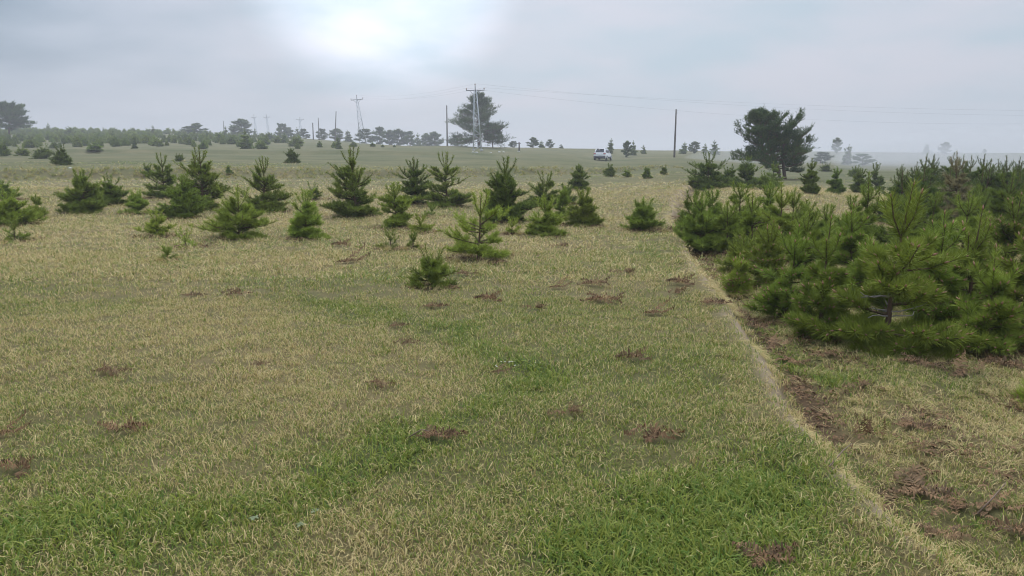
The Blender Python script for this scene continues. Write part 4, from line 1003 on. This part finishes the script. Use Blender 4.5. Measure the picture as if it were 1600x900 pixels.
def daisy():
    m = MB(); m.tube([(0, 0, -.01), (.004, 0, .035), (0, 0, .06)], .0018, 5); st_ = poly_mesh('stem', m.v, m.f, [M_STEM])
    V, F = [], []
    for k in range(10):
        a = 2 * math.pi * k / 10; c, s_ = math.cos(a), math.sin(a); b0 = len(V)
        V += [(.004 * c, .004 * s_, .060), (.012 * c - .004 * s_, .012 * s_ + .004 * c, .064), (.019 * c, .019 * s_, .062), (.012 * c + .004 * s_, .012 * s_ - .004 * c, .064)]; F.append((b0, b0 + 1, b0 + 2, b0 + 3))
    pe = poly_mesh('petals', V, F, [M_DAISY]); m = MB(); m.tube([(0, 0, .059), (0, 0, .064), (0, 0, .067)], [.006, .005, .001], 8); di = poly_mesh('disc', m.v, m.f, [M_YEL])
    return st_, pe, di
D3 = daisy(); rg = random.Random(12)
for k in range(14):
    p = ground(rg.uniform(775, 840), rg.uniform(563, 582)); e = link('daisy', None, loc=p, rot=(rg.uniform(-.3, .3), rg.uniform(-.3, .3), rg.uniform(0, 6))); e.scale = (.4,) * 3
    tag(e, 'tiny white daisy in the patch on the bend of the green band', 'flower', 'white daisies in the turf')
    for nm, me_ in zip(('stem', 'petals', 'disc'), D3): link(nm, me_, e)
def rosette(seed):
    rng = np.random.default_rng(seed); V, F = [], []
    for k in range(8):
        a = k * 2.4 + rng.normal(0, .2); L = rng.uniform(.035, .06); c, s_ = math.cos(a), math.sin(a); b0 = len(V); w = L * .22
        for u, ww, z in ((.05, .3, .008), (.35, 1, .02), (.7, .9, .026), (1, .05, .018)): V += [(L * u * c - w * ww * s_, L * u * s_ + w * ww * c, z + rng.normal(0, .003)), (L * u * c + w * ww * s_, L * u * s_ - w * ww * c, z + rng.normal(0, .003))]
        for j in range(3): F.append((b0 + 2 * j, b0 + 2 * j + 1, b0 + 2 * j + 3, b0 + 2 * j + 2))
    return poly_mesh('rosette', V, F, [M_ROS])
for k, (px, py, lab) in enumerate([(493, 804, 'grey felted leaf rosette, upper one of the pair in the lower left turf'), (470, 830, 'grey felted leaf rosette, lower one of the pair in the lower left turf'), (398, 820, 'small grey leaf rosette left of the pair in the lower left turf')]):
    o = link('leaf_rosette', rosette(k), loc=ground(px, py) + Vector((0, 0, .01))); o.scale = (.48,) * 3; tag(o, lab, 'plant', 'grey rosettes in the turf')
M_TWIG = principled('dry_twig', (.20, .14, .10), .8, vary=.3, scale=30)
for k, (a, b_, lab) in enumerate([((1525, 815), (1568, 782), 'bent dry twig leaning out of the ditch at the lower right'), ((1295, 735), (1330, 706), 'pale dry stalk lying over the ditch lip'), ((640, 690), (672, 690), 'straw-coloured stalk beside the brown clump left of lower centre')]):
    A_, B_ = ground(*a), ground(*b_); m = MB(); m.tube([A_ + Vector((0, 0, .02)), A_.lerp(B_, .5) + Vector((.01, 0, .06)), B_ + Vector((0, 0, .05 + .04 * (k == 0)))], [.004, .0035, .002], 5); tag(m.build('dry_twig', M_TWIG), lab, 'twig')

# brown fallen needles under the crowns
lit = litter_shade(gv[:, 0], gv[:, 1])
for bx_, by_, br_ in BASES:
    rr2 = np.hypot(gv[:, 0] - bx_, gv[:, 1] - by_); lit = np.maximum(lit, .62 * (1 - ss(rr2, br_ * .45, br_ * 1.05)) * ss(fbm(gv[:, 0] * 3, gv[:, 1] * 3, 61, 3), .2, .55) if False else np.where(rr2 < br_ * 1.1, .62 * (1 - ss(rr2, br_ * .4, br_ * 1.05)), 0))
bpy.data.meshes['ground'].attributes['litter_shade'].data.foreach_set('value', lit.astype(np.float32))

# ------------------------------------------------------------------ the turf itself
def litter_patch(name, seed):
    rg_ = np.random.default_rng(seed); V, T, A = [], [], []
    for k in range(46):
        p = np.append(rg_.normal(0, .07, 2), rg_.uniform(.002, .022)); h = rg_.uniform(0, 6.28); L = rg_.uniform(.012, .06); w = rg_.uniform(.003, .009)
        d = np.array([math.cos(h), math.sin(h), rg_.normal(0, .3)]); sd_ = np.array([-math.sin(h), math.cos(h), rg_.normal(0, .5)]); b0 = len(V)
        V += [p, p + d * L * .5 + sd_ * w, p + d * L + np.array([0, 0, rg_.normal(0, .006)]), p + d * L * .5 - sd_ * w]; T += [(b0, b0 + 1, b0 + 2), (b0, b0 + 2, b0 + 3)]; A += [rg_.random()] * 4
    return bpy.data.objects.new(name, tri_mesh(name, V, T, [M_BRK], {'tint': A}))
for k in range(3): tc_near.objects.link(litter_patch('e_litter%d' % k, 900 + k))
rng = np.random.default_rng(5)
PX, PY, SL, IX = [], [], [], []
def band(d0, d1, dens, i0, i1, s0, s1):
    wmax = .80 * d1 + 1.2; n = int(dens * (d1 - d0) * 2 * wmax)
    y = rng.uniform(d0, d1, n); x = rng.uniform(-wmax, wmax, n); k = np.abs(x) < .80 * y + 1.2
    PX.append(x[k]); PY.append(y[k]); IX.append(rng.integers(i0, i1, k.sum())); SL.append(rng.uniform(s0, s1, k.sum()))
band(1.4, 3.4, 200, 0, 4, .75, 1.3); band(1.6, 5, 380, 0, 4, .75, 1.3); band(5, 8, 250, 0, 4, .85, 1.4); band(8, 12, 70, 0, 4, 1.1, 1.7)
band(9, 18, 42, 4, 7, .7, 1.25); band(18, 30, 15, 4, 7, .9, 1.6); band(28, 37, 4.5, 7, 10, .5, .95); band(37, 52, 1.6, 7, 10, .4, .8)
x = np.concatenate(PX); y = np.concatenate(PY); ix = np.concatenate(IX); sl = np.concatenate(SL)
keep = (rng.random(len(x)) > np.clip(litter_shade(x, y) * 1.1, 0, .93)) & (rng.random(len(x)) > bare_lip(x, y) * .85);
for bx_, by_, br_ in BASES: keep &= (np.hypot(x - bx_, y - by_) > br_ * .8) | (rng.random(len(x)) > .65)
x, y, ix, sl = x[keep], y[keep], ix[keep], sl[keep]
rot = np.zeros((len(x), 3)); rot[:, 2] = rng.uniform(0, 6.283, len(x)); rot[:, :2] = rng.normal(0, .10, (len(x), 2))
g = np.clip(green(x, y) + .12 * ss(y, 32, 45), 0, 1)
sl = sl * (1 + .45 * ss(g, .6, .95))
# dry grass along the lip of the ditch
ey = np.concatenate([rng.uniform(1.8, 9, 2900), rng.uniform(9, 18, 900), rng.uniform(18, 34, 500)])
q = rng.normal(-.01, .055, len(ey)); q[::2] += rng.uniform(.42, 2.8, len(q[::2])); q[1::9] -= .18
brk = rng.random(len(ey)) < np.where(np.abs(q) < .25, .03 + .38 * ss(vnoise(ey * 1.7, ey * 0 + 9.5, 77), .4, .8), .8); ey, q = ey[brk], q[brk]
ex = edge_w(ey) + q
ez = rng.normal(-.75, .5, len(ey))
rot2 = np.stack([np.zeros_like(ez), np.where(np.abs(q) < .2, .45, -.12), np.where(np.abs(q) < .25, ez, rng.uniform(0, 6.28, len(ey)))], -1)
tb_ = rng.uniform(-.75, T_OF(1060), 1500); db_ = np.interp(tb_, [T_OF(p) for p in (-300, 0, 250, 450, 650, 900, 1050)], [37, 37.5, 38, 40, 43, 50, 68]); wb_ = (vnoise(tb_ * db_ * .25, db_ * .25, 31) - .5) * 2.2
yb_ = db_ - wb_ + rng.normal(0, .9, 1500); m_ = len(yb_)
ex = np.concatenate([ex, tb_ * yb_]); ey = np.concatenate([ey, yb_]); q = np.concatenate([q, np.full(m_, 11.0)])
rot2 = np.concatenate([rot2, np.stack([rng.normal(0, .1, m_), np.full(m_, -.7), rng.uniform(0, 6.28, m_)], -1)])
for bx_, by_, br_ in BASES:
    m_ = int(np.interp(by_, [5, 15, 40], [26, 16, 9])); a_ = rng.uniform(0, 6.283, m_); d_ = br_ * rng.uniform(.55, 1.05, m_)
    ex = np.concatenate([ex, bx_ + d_ * np.cos(a_)]); ey = np.concatenate([ey, by_ + d_ * np.sin(a_)]); q = np.concatenate([q, np.full(m_, 9.0)])
    rot2 = np.concatenate([rot2, np.stack([rng.normal(0, .1, m_), np.full(m_, -.5), rng.uniform(0, 6.28, m_)], -1)])
g2 = np.clip(np.where(np.abs(q) < .25, rng.normal(.16, .12, len(ey)), np.where(q > 10, rng.normal(.5, .2, len(ey)), rng.normal(.2, .12, len(ey)))), 0, 1)
x = np.concatenate([x, ex]); y = np.concatenate([y, ey]); g = np.concatenate([g, g2]); rot = np.concatenate([rot, rot2])
ix = np.concatenate([ix, rng.integers(10, 13, len(ey))]); sl = np.concatenate([sl, rng.uniform(.35, .95, len(ey)) * np.interp(ey, [2, 9, 30], [.8, 1.0, 1.8])])
cx = rng.uniform(1.2, 9, 60000); cy = rng.uniform(1.6, 20, 60000); cm = rng.random(60000) < litter_shade(cx, cy) * .17 + .006 * (cx > edge_w(cy) + .15)
for bx_, by_, br_ in BASES:
    if by_ < 26:
        m_ = int(np.interp(by_, [5, 26], [34, 10]) * min(br_ / .5, 1.6)); a_ = rng.uniform(0, 6.283, m_); d_ = br_ * np.sqrt(rng.random(m_)) * 1.02
        cx = np.concatenate([cx, bx_ + d_ * np.cos(a_)]); cy = np.concatenate([cy, by_ + d_ * np.sin(a_)]); cm = np.concatenate([cm, np.ones(m_, bool)])
cx, cy = cx[cm], cy[cm]; m_ = len(cx)
x = np.concatenate([x, cx]); y = np.concatenate([y, cy]); g = np.concatenate([g, np.zeros(m_)]); rot = np.concatenate([rot, np.stack([np.zeros(m_), np.zeros(m_), rng.uniform(0, 6.28, m_)], -1)])
ix = np.concatenate([ix, rng.integers(13, 16, m_)]); sl = np.concatenate([sl, rng.uniform(.45, .95, m_) * np.interp(cy, [3, 20], [1, 1.9])])
z = terrain(x, y)
keep = np.ones(len(x), bool)
for cx_, cy_, cr_ in CLEAR: keep &= ((x - cx_) / 1.4) ** 2 + (y - cy_) ** 2 > cr_ ** 2
x, y, z, g, rot, ix, sl = (v[keep] for v in (x, y, z, g, rot, ix, sl))
gn_instances('grass', np.stack([x, y, z], -1), rot, sl, ix, g, tc_near, 'short matted straw and green grass over the pasture')

# ------------------------------------------------------------------ haze
hm, t = mat_new('haze'); pv = N(t, 'ShaderNodeVolumePrincipled'); o = N(t, 'ShaderNodeOutputMaterial'); t.links.new(pv.outputs[0], o.inputs['Volume'])
pv.inputs['Color'].default_value = (.96, .97, 1.0, 1); pv.inputs['Density'].default_value = .0013; pv.inputs['Anisotropy'].default_value = .25
m = MB(); zlo = float(gv[:, 2].min()) - 1; zhi = 24.0
m.box((0, 0, (zlo + zhi) / 2), (7800, 7800, zhi - zlo)); ho = m.build('haze', hm); tag(ho, 'thin pale mist hanging over the whole pasture', kind='stuff')

# drifting mist banks on the right: shallow bodies of thin fog lying on the pasture
mm, t = mat_new('mist'); pv = N(t, 'ShaderNodeVolumePrincipled'); o = N(t, 'ShaderNodeOutputMaterial'); t.links.new(pv.outputs[0], o.inputs['Volume'])
pv.inputs['Color'].default_value = (.95, .97, 1.0, 1); pv.inputs['Density'].default_value = .017; pv.inputs['Anisotropy'].default_value = .25
def mist_bank(px, D, rad, dz, label):
    V, F = [], []; nu, nv = 40, 20
    for j in range(nv + 1):
        for i in range(nu):
            t_ = math.pi * j / nv; f_ = 2 * math.pi * i / nu; k = 1 + .12 * math.sin(3 * f_ + D) * math.sin(t_)
            V.append((rad[0] * k * math.sin(t_) * math.cos(f_), rad[1] * k * math.sin(t_) * math.sin(f_), rad[2] * math.cos(t_)))
    for j in range(nv):
        for i in range(nu): F.append((j * nu + i, j * nu + (i + 1) % nu, (j + 1) * nu + (i + 1) % nu, (j + 1) * nu + i)[::-1])
    o = link('mist', poly_mesh('mist', V, F, [mm], smooth=True), loc=stand(px, D) + Vector((0, 0, dz))); tag(o, label, kind='stuff')
mist_bank(1330, 112, (22, 20, 2.6), .6, 'low white mist drifting behind the big two-stemmed pine')
mist_bank(1640, 85, (24, 26, 4.2), .8, 'white mist drifting in behind the grove at the right edge')
